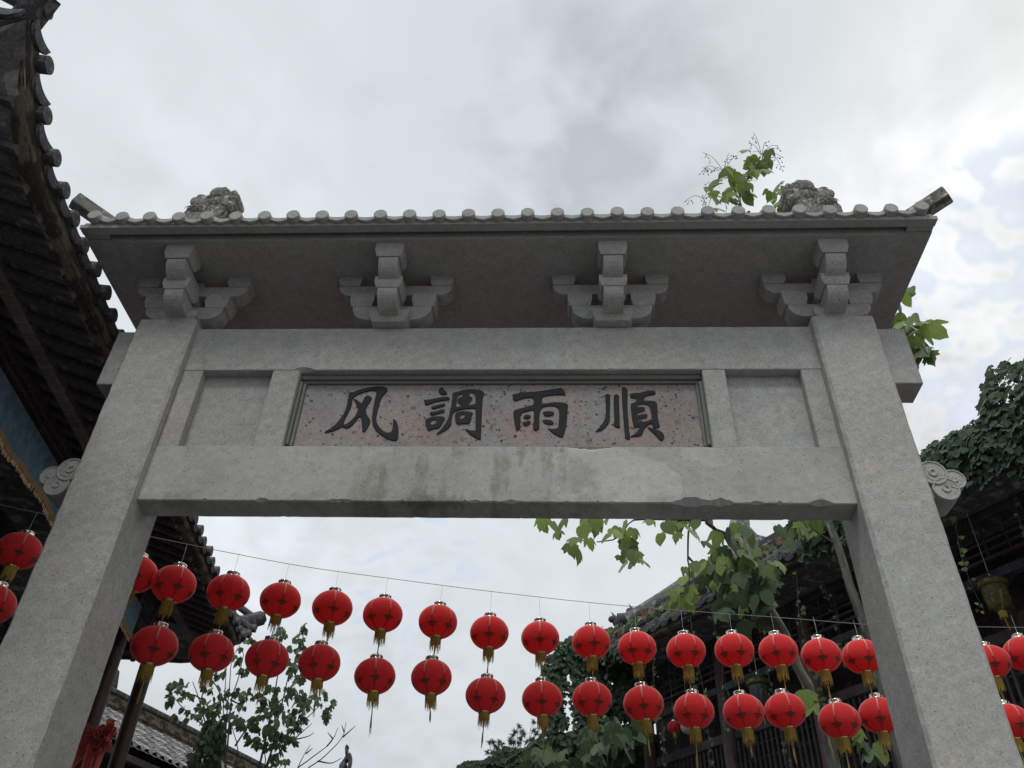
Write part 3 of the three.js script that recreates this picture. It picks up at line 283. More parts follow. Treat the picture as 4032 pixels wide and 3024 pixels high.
// ---------------------------------------------------------------- the stone gate
const gate = thing('stone_gate', 'grey granite memorial gate with tiled roof and dark four character inscription', 'gate');
{
  const wear = [{ c: 0.016, n: 1.2, w: 0.05, d: 0.012 }, { c: 0.016, n: 1.2, w: 0.05, d: 0.012 }, { c: 0.02, n: 2, w: 0.06, d: 0.02 }, { c: 0.02, n: 2, w: 0.06, d: 0.02 }];
  for (const s of [-1, 1]) part('pillar', wornBar(1, 0, 6.445, s < 0 ? -3.0275 : 2.534, s < 0 ? -2.534 : 3.0275, -0.45, 0, wear, 21 + s), M.stone, gate);
  const few = { c: 0.007, n: 1.5, w: 0.04, d: 0.012 };
  part('upper_beam', wornBar(0, -2.533, 2.533, 5.95, 6.41, -0.335, -0.08, [few, few, { c: 0.007, n: 1.5, w: 0.04, d: 0.008 }, { c: 0.006, n: 3, w: 0.05, d: 0.016, at: [[-1.55, 0.09, 0.03], [0.9, 0.03, 0.015]] }], 31), M.stone, gate);
  const lower = wornBar(0, -2.533, 2.533, 4.73, 5.207, -0.31, -0.08, [{ c: 0.008, n: 6, w: 0.08, d: 0.016 }, few, { c: 0.006, n: 2, w: 0.03, d: 0.01, at: [[0.72, 0.20, 0.034]] }, { c: 0.007, n: 9, w: 0.07, d: 0.022, at: [[1.42, 0.16, 0.05], [1.6, 0.1, 0.045], [1.85, 0.05, 0.02], [-1.62, 0.05, 0.03], [-1.1, 0.07, 0.02], [2.29, 0.09, 0.035]] }], 41, 0.012);
  { const p = lower.attributes.position, uv = lower.attributes.uv; for (let i = 0; i < p.count; i++) uv.setXY(i, (p.getX(i) + 2.535) / 5.07, 1 - (p.getY(i) - 4.73) / 0.477 * 0.98 + (p.getZ(i) + 0.08) * 1.1); }
  part('lower_beam', lower, M.lowerBeam, gate);
  for (const s of [-1, 1]) {
    const a = s < 0 ? -3.205 : 3.026, b = s < 0 ? -3.026 : 3.27;
    part('beam_end', wornBar(0, a, b, 5.805, 6.38, -0.33, -0.08, [few, few, few, few], 51 + s), M.stoneB, gate);
  }
  for (const [a, b] of [[-2.5335, -2.37], [-1.80, -1.578], [1.613, 1.79], [2.375, 2.5335]]) part('stile', wornBar(1, 5.2075, 5.9495, a, b, -0.25, -0.0845, [few, few, { c: 0.005, n: 3, w: 0.03, d: 0.008 }, few], 61 + Math.round(a * 10)), M.stoneB, gate);
  for (const [a, b] of [[-2.37, -1.80], [1.79, 2.375]]) part('recessed_panel', box(a, b, 5.2072, 5.9497, -0.245, -0.165, 0.002), M.stoneB, gate);
  // inscription: frame, slab, four characters
  const ins = sub('inscription_panel', gate);
  const slab = box(-1.577, 1.612, 5.2075, 5.9495, -0.24, -0.18, 0.002); { const p = slab.attributes.position, uv = slab.attributes.uv; for (let i = 0; i < p.count; i++) uv.setXY(i, (p.getX(i) + 1.6) / 3.2, (p.getY(i) - 5.2) / 0.8); }
  part('slab', slab, M.porphyry, ins);
  part('frame_rail', box(-1.577, 1.612, 5.902, 5.9493, -0.1795, -0.135, 0.012), M.moulding, ins);
  part('frame_rail', box(-1.577, 1.612, 5.876, 5.9015, -0.1795, -0.158, 0.008), M.moulding, ins);
  part('frame_rail', box(-1.577, 1.612, 5.2078, 5.262, -0.1795, -0.155, 0.006), M.moulding, ins);
  for (const [a, b, z] of [[-1.577, -1.553, -0.13], [-1.5528, -1.527, -0.155], [1.585, 1.612, -0.13], [1.562, 1.5848, -0.155]]) part('frame_stile', box(a, b, 5.2625, 5.8755, -0.1795, z, 0.006), M.moulding, ins);
  for (const c of [WIND, TUNE, RAIN, FAIR]) part('carved_character', planar(merge(c.map(([o, ...h]) => extr(o, 0.006, 0.003, h))), 1), M.ink, ins, [0, 0, -0.1795]);

  // bracket sets
  const armZ = (y0, y1, zt, r, w) => { // forward arm: outline in z,y, width along x
    const o = [[-0.12, y0], [-0.12, y1], [zt - 0.012, y1]]; for (let i = 0; i <= 7; i++) { const a = i / 7 * Math.PI * 0.5; o.push([zt - r + r * Math.cos(a * 0.98), y0 + (y1 - y0 - 0.012) * (1 - Math.sin(a))]); }
    const g = extr(o, w, 0.003); g.translate(0, 0, -w / 2); g.rotateY(-Math.PI / 2); g.scale(1, 1, 1); return planar(g, 1, boxSeed++);
  };
  const armX = (hw, y0, y1, z0, z1) => {
    const o = [[-hw, y1], [hw, y1]], r = (y1 - y0) * 0.9; for (let i = 0; i <= 7; i++) { const a = i / 7 * Math.PI / 2; o.push([hw - r + r * Math.cos(a), y0 + r - r * Math.sin(a)]); } for (let i = 7; i >= 0; i--) { const a = i / 7 * Math.PI / 2; o.push([-hw + r - r * Math.cos(a), y0 + r - r * Math.sin(a)]); }
    const g = extr(o, z1 - z0 - 0.006, 0.003); g.translate(0, 0, z0 + 0.003); return planar(g, 1, boxSeed++);
  };
  const block = (w, d, y0, y1, cz) => { // small bearing block: square above, tapered below
    const ym = mix(y0, y1, 0.42), f = 0.84, V = (x, y, z) => [x, y, z], L = [[w * f, d * f, y0], [w, d, ym], [w, d, y1]], P = [];
    const q = (A, B) => { const a = [[-1, -1], [1, -1], [1, 1], [-1, 1]]; for (let k = 0; k < 4; k++) { const l = (k + 1) % 4, p = (R_, c) => V(c[0] * R_[0] / 2, R_[2], cz + c[1] * R_[1] / 2); P.push(p(A, a[k]), p(B, a[k]), p(B, a[l]), p(A, a[k]), p(B, a[l]), p(A, a[l])); } };
    q(L[0], L[1]); q(L[1], L[2]);
    const c = (R_, up) => { const s = [[-1, -1], [1, -1], [1, 1], [-1, 1]].map((k) => V(k[0] * R_[0] / 2, R_[2], cz + k[1] * R_[1] / 2)); (up ? [0, 2, 1, 0, 3, 2] : [0, 1, 2, 0, 2, 3]).forEach((k) => P.push(s[k])); };
    c(L[0], false); c(L[2], true);
    const g = new THREE.BufferGeometry(); g.setAttribute('position', new THREE.Float32BufferAttribute(P.flat(), 3)); g.computeVertexNormals(); return planar(g, 1, boxSeed++);
  };
  for (const [cx, tall] of [[-2.70, 0.03], [-0.911, 0], [0.938, 0], [2.72, 0.03]]) {
    const b = sub('bracket_set', gate); b.position.x = cx;
    part('bearing_block', block(0.325, 0.30, 6.412 + tall, 6.53, -0.13), M.stone, b);
    part('cross_arm', armX(0.335, 6.475 + tall * 0.5, 6.628, -0.20, -0.045), M.stoneB, b);
    part('cross_arm', armX(0.49, 6.772, 6.885, -0.19, -0.055), M.stoneDark, b);
    for (const s of [-1, 1]) { part('small_block', block(0.205, 0.19, 6.6285, 6.7715, -0.125), M.stone, b, [s * 0.265, 0, 0]); part('small_block', block(0.2, 0.18, 6.8855, 6.985, -0.125), M.stoneDark, b, [s * 0.40, 0, 0]); }
    part('forward_arm', armZ(6.462, 6.612, 0.20, 0.16, 0.155), M.stone, b);
    part('small_block', block(0.228, 0.22, 6.6125, 6.722, 0.105), M.stone, b);
    part('forward_arm', armZ(6.685, 6.838, 0.33, 0.16, 0.155), M.stone, b);
    part('small_block', block(0.235, 0.2, 6.8385, 6.986, 0.25), M.stoneDark, b);
    part('bracket_core', box(-0.077, 0.077, 6.53, 6.95, -0.19, -0.06, 0.003), M.stoneB, b);
  }

  // roof: body, tiles, hips, ornaments
  const roof = sub('roof', gate);
  const X = 3.52, ZF = 0.52, ZB = -0.96, ridgeY = 7.70, rz = -0.22, rx = 3.02;
  {
    const P = [], T = (...v) => v.forEach((p) => P.push(...p)), Q = (a, b, c, d) => T(a, b, c, a, c, d);
    const s0 = [[-3.2, 6.985, 0.383], [3.2, 6.985, 0.383], [3.2, 6.985, -0.82], [-3.2, 6.985, -0.82]], s1 = [[-3.31, 7.015, 0.383], [3.31, 7.015, 0.383], [3.31, 7.015, -0.88], [-3.31, 7.015, -0.88]], s2 = [[-X, 7.015, 0.383], [X, 7.015, 0.383], [X, 7.015, ZB], [-X, 7.015, ZB]], top = [[-X, 7.05, ZF], [X, 7.05, ZF], [X, 7.05, ZB], [-X, 7.05, ZB]], s4 = [[-rx, ridgeY, rz + 0.01], [rx, ridgeY, rz + 0.01], [rx, ridgeY, rz - 0.01], [-rx, ridgeY, rz - 0.01]];
    Q(s0[0], s0[3], s0[2], s0[1]);
    for (let k = 1; k < 4; k++) { const l = (k + 1) % 4; for (const [A, B] of [[s0, s1], [s1, s2]]) Q(A[k], A[l], B[l], B[k]); }
    Q(s2[1], s2[2], top[2], [X, 7.05, 0.383]); Q(s2[2], s2[3], top[3], top[2]); Q(s2[3], s2[0], [-X, 7.05, 0.383], top[3]);
    for (let k = 0; k < 4; k++) { const l = (k + 1) % 4; Q(top[k], top[l], s4[l], s4[k]); }
    Q(s4[0], s4[1], s4[2], s4[3]);
    const F = (y0, z0, y1, z1, w0 = X, w1 = w0) => Q([-w0, y0, z0], [w0, y0, z0], [w1, y1, z1], [-w1, y1, z1]);
    F(7.09, 0.383, 7.015, 0.383, 3.31); F(7.015, 0.383, 6.985, 0.383, 3.31, 3.2); F(7.09, 0.442, 7.09, 0.383, X); F(7.015, 0.442, 7.09, 0.442); F(7.015, ZF - 0.004, 7.015, 0.442); F(7.05, ZF, 7.015, ZF - 0.004);
    for (const q of [-1, 1]) Q([q * X, 7.015, 0.442], [q * X, 7.015, ZF - 0.004], [q * X, 7.05, ZF], [q * X, 7.09, 0.383]);
    const g = new THREE.BufferGeometry(); g.setAttribute('position', new THREE.Float32BufferAttribute(P, 3)); g.computeVertexNormals(); part('roof_body', planar(g, 1, 77), M.stoneDark, roof);
  }
  const slope = Math.atan2(ridgeY - 7.06, ZF - rz);
  const disc = new THREE.CylinderGeometry(0.055, 0.055, 0.10, 20); disc.rotateX(Math.PI / 2); disc.translate(0, 0, 0.0);
  const face = new THREE.CylinderGeometry(0.049, 0.054, 0.006, 20); face.rotateX(Math.PI / 2); face.translate(0, 0, 0.052);
  const barrel = new THREE.CylinderGeometry(0.045, 0.045, 0.82, 12); barrel.rotateX(-Math.PI / 2 + slope); barrel.translate(0, 0.41 * Math.sin(slope), -0.41 * Math.cos(slope));
  const coverG = [0, 1, 2].map((k) => planar(merge([disc, face, barrel]), 1, 200 + k));
  const drip = [];
  for (let k = 0; k < 3; k++) {
    const R = rng(300 + k), o = []; for (let i = 0; i <= 10; i++) { const u = i / 5 - 1; o.push([u * 0.112, 0.052 - 0.024 * (1 - u * u)]); } for (let i = 10; i >= 0; i--) { const u = i / 5 - 1; o.push([u * 0.104, 0.026 - 0.044 * (1 - u * u) - 0.006 * Math.max(0, 1 - Math.abs(u) * 5) + (R() - 0.5) * 0.004]); }
    const g = extr(o, 0.022, 0.004), pan = extr(o.map(([x, y]) => [x * 0.98, y]), 0.7, 0); pan.rotateX(slope); pan.translate(0, 0.012, 0); pan.applyMatrix4(new THREE.Matrix4().makeTranslation(0, 0, 0)); pan.rotateX(0);
    drip.push(planar(g, 1, 310 + k));
  }
  for (let i = 0; i < 29; i++) {
    const x = -3.405 + 0.2431 * i, up = 0.03 * Math.max(0, Math.abs(x) - 3.0) / 0.4;
    part('cover_tile', coverG[i % 3], i % 4 === 1 ? M.stoneB : M.stone, roof, [x, 7.086 + up - (i > 8 ? 0.004 : 0) + (hash2(i, 1, 5) - 0.5) * 0.006, 0.524 + (hash2(i, 2, 5) - 0.5) * 0.012], [0, 0, (hash2(i, 3, 5) - 0.5) * 0.3]);
    if (i < 28) part('drip_tile', drip[i % 3], M.stone, roof, [x + 0.1215, 7.052 + up * 0.7, 0.522 + (hash2(i, 4, 5) - 0.5) * 0.008]);
  }
  part('tile_bed', box(-3.5, 3.5, 7.0505, 7.088, 0.40, 0.508, 0.008), M.stoneDark, roof);
  for (const q of [-1, 1]) part('slot_end', box(q < 0 ? -3.516 : 3.31, q < 0 ? -3.31 : 3.516, 7.017, 7.086, 0.3845, 0.4405, 0.002), M.stoneDark, roof);
  for (const s of [-1, 1]) {
    const A = new THREE.Vector3(s * 3.0, 7.10, 0.06), B = new THREE.Vector3(s * 3.63, s > 0 ? 7.225 : 7.285, 0.60), d = B.clone().sub(A), L = d.length();
    const g = box(-0.055, 0.055, -0.065, 0.065, 0, L, 0.012), m = new THREE.Mesh(g, M.stoneWeather); m.name = 'hip_ridge'; m.castShadow = m.receiveShadow = true; m.position.copy(A); m.lookAt(B); roof.add(m);
    part('hip_slope', planar(tube([[s * 3.1, 7.14, 0.15], [s * 3.06, 7.45, -0.08], [s * 2.98, 7.68, -0.22]], 0.08, 0.075, 4), 1, 88), M.stone, roof);
  }
  part('ridge_bar', box(-2.6, 2.6, 7.6, 7.74, rz - 0.06, rz + 0.06, 0.02), M.stoneDark, roof);

  // dragon-fish ornaments at both ends of the ridge
  for (const s of [-1, 1]) {
    const f = sub('fish_ornament', gate); f.position.set(s * 2.86, 0, rz); f.scale.x = s; // local +x looks outward, mouth towards the middle
    // a thick carved slab: outline, then the relief on its face (outline units: 0.344 mm across, 0.545 mm up)
    const q = (x, y) => [-(-3.124 + (x - 282) * 0.000344 + 2.86), 8.403 - (y - 190) * 0.000545];
    const out = [[230, 910], [330, 780], [440, 690], [330, 650], [285, 580], [290, 520], [340, 470], [420, 455], [430, 410], [500, 385], [600, 385], [680, 410], [745, 465], [770, 390], [830, 290], [930, 215], [1060, 185], [1180, 190], [1290, 235], [1400, 325], [1440, 310], [1480, 262], [1540, 280], [1580, 340], [1590, 400], [1630, 380], [1660, 400], [1688, 490], [1660, 550], [1600, 590], [1620, 620], [1640, 690], [1560, 745], [1420, 790], [1370, 870], [1310, 920], [1250, 1050], [1200, 1500], [250, 1500]].map(([x, y]) => q(x, y));
    const body = extr(out, 0.17, 0.014); body.translate(0, 0, -0.09); part('body', planar(body, 2, 5), M.stoneWeather, f);
    const ell = (x, y, rx_, ry_, d, z = 0.085) => { const [X_, Y_] = q(x, y); return place(new THREE.SphereGeometry(1, 18, 12), X_, Y_, z, 0, 0, 0, [rx_ * 0.000344, ry_ * 0.000545, d]); };
    part('curled_back', planar(merge([ell(1000, 370, 215, 165, 0.035), ell(900, 470, 200, 60, 0.02)]), 2, 6), M.stoneWeather, f);
    part('jaw', planar(merge([ell(1500, 400, 120, 90, 0.03), ell(1500, 520, 130, 60, 0.028), ell(1430, 690, 190, 70, 0.03), ell(1180, 800, 150, 70, 0.02)]), 2, 7), M.stoneWeather, f);
    part('belly', planar(merge([ell(620, 790, 330, 130, 0.03), ell(1050, 600, 230, 130, 0.025)]), 2, 8), M.stoneWeather, f);
    const arc = (x, y, r) => { const L = []; for (let k = 0; k <= 6; k++) { const t = Math.PI * k / 6, [X_, Y_] = q(x + Math.cos(t) * r, y - Math.sin(t) * r * 0.75); L.push([X_, Y_, 0.118]); } return tube(L, 0.0035, 0.0035, 4); };
    const arcs = [[520, 740], [690, 760], [380, 860], [560, 850], [740, 850], [470, 930], [660, 930], [1230, 330], [1290, 410], [1090, 540], [1200, 570], [950, 600], [850, 640], [900, 720], [1060, 700], [1180, 690], [1010, 790]].map(([x, y]) => arc(x, y, 78));
    const rays = [[330, 540], [390, 480], [460, 430], [560, 410], [650, 440]].map(([x, y]) => { const A = q(690, 620), B = q(x, y); return tube([[...A, 0.085], [(A[0] + B[0]) / 2 + 0.004, (A[1] + B[1]) / 2 + 0.012, 0.09], [...B, 0.085]], 0.0035, 0.004, 4); });
    part('scale', merge(arcs), M.tile, f).userData.kind = 'stuff';
    part('fin_ray', merge(rays), M.tile, f).userData.kind = 'stuff';
  }
  // cloud scrolls at the ends of the lower beam
  for (const s of [-1, 1]) {
    const c = sub('cloud_scroll', gate);
    const lobes = [[3.110, 4.985, 0.10, -0.075], [3.243, 4.935, 0.080, -0.08], [3.165, 4.855, 0.094, -0.078]];
    lobes.forEach(([x, y, r, z], k) => {
      const g = new THREE.CylinderGeometry(r, r, 0.22, 28); g.rotateX(Math.PI / 2); const b = new THREE.TorusGeometry(r - 0.008, 0.008, 6, 28);
      const ring = place(new THREE.TorusGeometry(r * 0.62, 0.004, 5, 20, 3.0), 0, 0, 0.110, 0, 0, k * 1.7 + 2.2), eye = place(new THREE.TorusGeometry(r * 0.25, 0.009, 5, 14, 5), 0, 0, 0.112, 0, 0, 1 + k);
      part('lobe', planar(merge([g, place(b, 0, 0, 0.11), ring, eye]), 1, 400 + k), M.stone, c, [s * x, y, z - 0.11]);
    });
    part('neck', box(Math.min(s * 3.026, s * 3.14), Math.max(s * 3.026, s * 3.14), 4.80, 5.04, -0.28, -0.10, 0.01), M.stone, c);
  }
}

// ---------------------------------------------------------------- timber halls with curved tile eaves
// local frame: x along the eave, z out towards the lane, y up; eave lower edge at y0 (z = 0), interior at z < 0
function hallRoof(root, o) {
  const s2 = (t) => Math.max(0, 1 - t / o.curl) ** (o.pow ?? 2);
  const rise = (x, z) => { const b = Math.max(0, -z), c = Math.max(0, z + o.deep); return o.rise * Math.max(s2(o.xb - x) * s2(b), s2(x - o.xa) * s2(b), s2(o.xb - x) * s2(c), s2(x - o.xa) * s2(c)); };
  const inward = (x, z) => Math.max(0, Math.min(-z, o.xb - x, x - o.xa, z + o.deep));
  const under = (x, z) => o.y0 + 0.02 + o.under * Math.min(inward(x, z), 1.6) + rise(x, z);
  const over = (x, z) => o.y0 + 0.16 + (o.low ? mix(o.slope, 0.36, sstep(o.low, o.low + 1.0, x)) : o.slope) * inward(x, z) + rise(x, z);
  const grid = (f, nx, nz, x0, x1, z0, z1) => {
    const P = [], U = [], I = []; for (let j = 0; j <= nz; j++) for (let i = 0; i <= nx; i++) { const x = mix(x0, x1, i / nx), z = mix(z0, z1, j / nz); P.push(x, f(x, z), z); U.push(x, z); }
    for (let j = 0; j < nz; j++) for (let i = 0; i < nx; i++) { const a = j * (nx + 1) + i, b = a + nx + 1; I.push(a, a + 1, b, b, a + 1, b + 1); }
    const g = new THREE.BufferGeometry(); g.setAttribute('position', new THREE.Float32BufferAttribute(P, 3)); g.setAttribute('uv', new THREE.Float32BufferAttribute(U, 2)); g.setIndex(I); g.computeVertexNormals(); return g;
  };
  const roof = sub('roof', root);
  const nx = Math.round((o.xb - o.xa) * 5);
  part('roof_slope', grid(over, nx, 36, o.xa, o.xb, 0, -o.deep), M.tile, roof);
  part('soffit', grid(under, nx, 30, o.xa, o.xb, 0, -o.deep), o.soffit ?? M.soffit, roof);
  // tiles along an edge: origin, direction, outward normal
  const sp = o.pitch ?? 0.27, len = o.rowLength ?? 1.3;
  const sl = Math.atan(o.slope);
  const mk = (L) => {
    const d = new THREE.CylinderGeometry(0.066, 0.066, 0.14, 14); d.rotateX(Math.PI / 2); d.translate(0, 0, 0.02);
    const b = new THREE.CylinderGeometry(0.058, 0.06, L, 10); b.rotateX(-Math.PI / 2 + sl); b.translate(0, L / 2 * Math.sin(sl), -L / 2 * Math.cos(sl)); return planar(merge([d, b]), 1, 500);
  };
  const rowG = mk(len), rowShort = mk(0.5);
  const o2 = []; for (let i = 0; i <= 8; i++) { const u = i / 4 - 1; o2.push([u * sp * 0.46, 0.06 - 0.03 * (1 - u * u)]); } for (let i = 8; i >= 0; i--) { const u = i / 4 - 1; o2.push([u * sp * 0.42, 0.0 - 0.06 * (1 - u * u)]); }
  const dripG = planar(extr(o2, 0.025, 0.003), 1, 501);
  const pan = (() => { const g = new THREE.CylinderGeometry(0.12, 0.12, 0.7, 8, 1, true, Math.PI * 0.75, Math.PI * 0.5); g.rotateX(-Math.PI / 2 + sl * 0.6); g.translate(0, 0.35 * Math.sin(sl * 0.6) + 0.1, -0.35); return planar(g, 1, 502); })();
  const rafterG = box(-0.035, 0.035, -0.07, 0, -1.25, -0.06, 0.01);
  const run = (ax, az, tx, tz, nx_, nz_, L) => {
    const n = Math.round(L / sp), ry = Math.atan2(nx_, nz_);
    for (let i = 0; i <= n; i++) {
      const t = L * i / n, x = ax + tx * t, z = az + tz * t, end = tx === 0, near = end && t < 0.3, e = clamp(Math.min(t, L - t) / len, 0.15, 1), y = over(x, z), j = hash2(i, Math.round(ax * 7), 3) - 0.5;
      if (!near) part('cover_tile', e < 0.9 ? rowShort : rowG, M.tile, roof, [x + nx_ * (0.01 + j * 0.03), y + 0.015 + j * 0.02, z + nz_ * (0.01 + j * 0.03)], [0, ry + j * 0.06, 0]);
      if (i < n) {
        const t2 = t + L / n / 2, X = ax + tx * t2, Z = az + tz * t2, Y = over(X, Z); part('drip_tile', dripG, M.tile, roof, [X + nx_ * 0.035, Y - 0.015, Z + nz_ * 0.035], [0.12, ry, 0]);
        if (o.rafters && !(end && t2 < 1.5)) { const k = Math.atan(o.under); part('rafter', rafterG, M.wood, roof, [X, under(X, Z) - 0.012, Z], [k, ry, 0, 'YXZ']).rotation.order = 'YXZ'; }
      }
    }
    // eave board, following the curve
    const P = [], I = [], U = [], m = Math.round(L * 6); for (let i = 0; i <= m; i++) { const t = L * i / m, x = ax + tx * t, z = az + tz * t, y = over(x, z), w = 0.015 * (vnoise(t * 6, 3, 4096, 4096, 8) - 0.5); for (const [dy, dn] of [[0.035, 0.03], [-0.09 + w, 0.025], [-0.15 + w, -0.02], [-0.155, -0.11]]) { P.push(x + nx_ * dn, y + dy, z + nz_ * dn); U.push(t, -dy * 2 + dn); } }
    for (let i = 0; i < m; i++) for (let k = 0; k < 3; k++) { const a = i * 4 + k; I.push(a, a + 1, a + 4, a + 4, a + 1, a + 5); }
    const g = new THREE.BufferGeometry(); g.setAttribute('position', new THREE.Float32BufferAttribute(P, 3)); g.setAttribute('uv', new THREE.Float32BufferAttribute(U, 2)); g.setIndex(I); g.computeVertexNormals(); part('eave_board', g, M.lime, roof);
  };
  run(o.xa, 0, 1, 0, 0, 1, o.xb - o.xa);
  if (o.endB) run(o.xb, 0, 0, -1, 1, 0, o.endB);
  if (o.endA) run(o.xa, 0, 0, -1, -1, 0, o.endA);
  // hip ridges
  for (const [cx, d] of [[o.xb, -1], [o.xa, 1]]) {
    const pts = []; for (let i = 0; i <= 12; i++) { const t = -0.08 + i / 12 * (o.deep / 2 - 0.1), x = cx + d * t, z = -t; pts.push([x, over(clamp(x, o.xa, o.xb), Math.min(z, 0)) + 0.07 + (t < 0 ? 0.015 : 0), z]); }
    part('hip_ridge', planar(tube(pts, 0.12, 0.12, 6), 1, 510), M.tile, roof);
    if (o.stepHip) { const q = pts.slice(4).map(([x, y, z]) => [x, y + 0.2, z]); part('hip_ridge', planar(tube(q, 0.15, 0.15, 8), 1, 511), M.tilePale, roof); part('ridge_end_tile', place(planar(new THREE.CylinderGeometry(0.12, 0.12, 0.2, 14), 1, 512), 0, 0, 0, 0, 0, Math.PI / 2), M.tile, roof, [q[0][0] - d * 0.05, q[0][1] + 0.03, q[0][2] + 0.05], [0, d * Math.PI / 4, 0]); }
  }
  const rb = o.low ?? o.xb - o.deep / 2 + 0.2, ry0 = over(o.xa + o.deep / 2 + 0.3, -o.deep / 2); part('main_ridge', box(o.xa + o.deep / 2 - 0.2, rb, ry0 - 0.1, ry0 + (o.low ? 0.08 : 0.35), -o.deep / 2 - 0.14, -o.deep / 2 + 0.14, 0.03), M.tile, roof);
  return { roof, over, under };
}

// left hall
const leftHall = thing('timber_hall', 'dark timber hall with curved tile eaves and red columns, left of the gate', 'hall', [-3.335, 0, 1.294], Math.atan2(0.9928, -0.1201));
{
  hallRoof(leftHall, { xa: -0.92, xb: 9.45, y0: 6.56, rise: 0.64, curl: 0.95, pow: 1.6, deep: 7, under: 0.33, slope: 0.62, pitch: 0.272, endA: 3.2, endB: 4.5, rafters: true });
  part('purlin', box(-3.0, 9.0, 6.72, 6.84, -0.86, -0.72, 0.03), M.woodBrown, leftHall);
  for (const [y0, y1, z] of [[6.80, 6.92, -1.16], [6.42, 6.47, -1.15], [6.56, 6.60, -1.15], [6.68, 6.72, -1.15]]) part('rail', box(-3, 8.4, y0, y1, z - 0.05, z + 0.05, 0.01), y0 < 6.45 ? M.woodDust : M.wood, leftHall);
  for (let i = 0; i < 24; i++) part('lattice_bar', box(-0.015, 0.015, 6.47, 6.80, -1.17, -1.13, 0.004), M.wood, leftHall, [-2.8 + i * 0.47, 0, 0], [0, 0, i % 2 ? 0 : 0]);
  for (const x of [1.9, 5.3]) part('strut', box(-0.02, 0.02, -0.3, 0.3, -1.14, -1.10, 0.004), M.woodDust, leftHall, [x, 6.62, 0], [0, 0, -0.7]);
  part('wall', box(-4, 6.6, 0, 7.05, -2.75, -2.6, 0.01), M.plaster, leftHall);
  part('wall', box(-4.2, -4.05, 0, 6.9, -6.5, -1.2, 0.01), M.plaster, leftHall);
  part('wall', box(-4, 6.6, 0, 7.0, -6.6, -6.45, 0.01), M.plaster, leftHall);
  for (const [x, z] of [[7.05, -1.12], [8.35, -1.12], [-1.6, -1.12]]) {
    const g = new THREE.CylinderGeometry(0.10, 0.105, 6.9, 22); g.translate(0, 3.45, 0); part('column', planar(g, 1, 600), M.woodRed, leftHall, [x, 0, z]);
  }
  part('tie_beam', box(7.0, 8.4, 6.30, 6.50, -1.17, -1.07, 0.01), M.woodRed, leftHall);
  part('tie_beam', box(8.30, 8.40, 6.30, 6.52, -5.0, -1.22, 0.01), M.woodRed, leftHall);
  part('tie_beam', box(7.0, 7.1, 5.88, 6.02, -3.4, -1.22, 0.01), M.wood, leftHall);
}
// blue cloth valance hung under the left eave
{
  const v = thing('valance', 'long blue cloth valance with tan fringed hem under the left eave', 'valance', [-3.226, 0, 1.294], Math.atan2(0.9928, -0.1201));
  const P = [], U = [], I = [], n = 220, x0 = -2.5, x1 = 6.95; const zz = (x, k) => -1.03 + 0.012 * Math.sin(x * 9 + Math.sin(x * 2.3) * 2) * k + 0.05 * (vnoise(x * 1.5, 2, 4096, 4096, 17) - 0.5) * k;
  const bot = (x) => 5.985 + 0.006 * Math.sin(x * 1.7);
  for (let i = 0; i <= n; i++) { const x = mix(x0, x1, i / n); for (let k = 0; k <= 4; k++) { P.push(x, mix(6.39, bot(x), k / 4), zz(x, k / 4)); U.push(x, k / 4); } }
  for (let i = 0; i < n; i++) for (let k = 0; k < 4; k++) { const a = i * 5 + k; I.push(a, a + 1, a + 5, a + 5, a + 1, a + 6); }
  const g = new THREE.BufferGeometry(); g.setAttribute('position', new THREE.Float32BufferAttribute(P, 3)); g.setAttribute('uv', new THREE.Float32BufferAttribute(U, 2)); g.setIndex(I); g.computeVertexNormals(); part('cloth', g, M.blueCloth, v);
  const cords = []; for (const d of [0, -0.028]) { const q = []; for (let i = 0; i <= 60; i++) { const x = mix(x0, x1, i / 60); q.push([x, bot(x) + d, zz(x, 1) + 0.004]); } cords.push(tube(q, 0.015, 0.015, 6)); }
  part('trim_cord', planar(merge(cords), 1), M.ropeFringe, v);
  const fr = [], R = rng(71); for (let i = 0; i < 700; i++) { const x = mix(x0, x1, i / 700), l = 0.05 + 0.02 * R(); const s = new THREE.PlaneGeometry(0.016, l); s.rotateY(R() - 0.5); s.translate(x, bot(x) - 0.03 - l / 2, zz(x, 1) + (R() - 0.5) * 0.014); fr.push(s); }
  const fm = part('fringe', merge(fr), new THREE.MeshStandardMaterial({ color: lin(0.62, 0.44, 0.24), roughness: 0.95, side: THREE.DoubleSide }), v); fm.userData.kind = 'stuff';
}
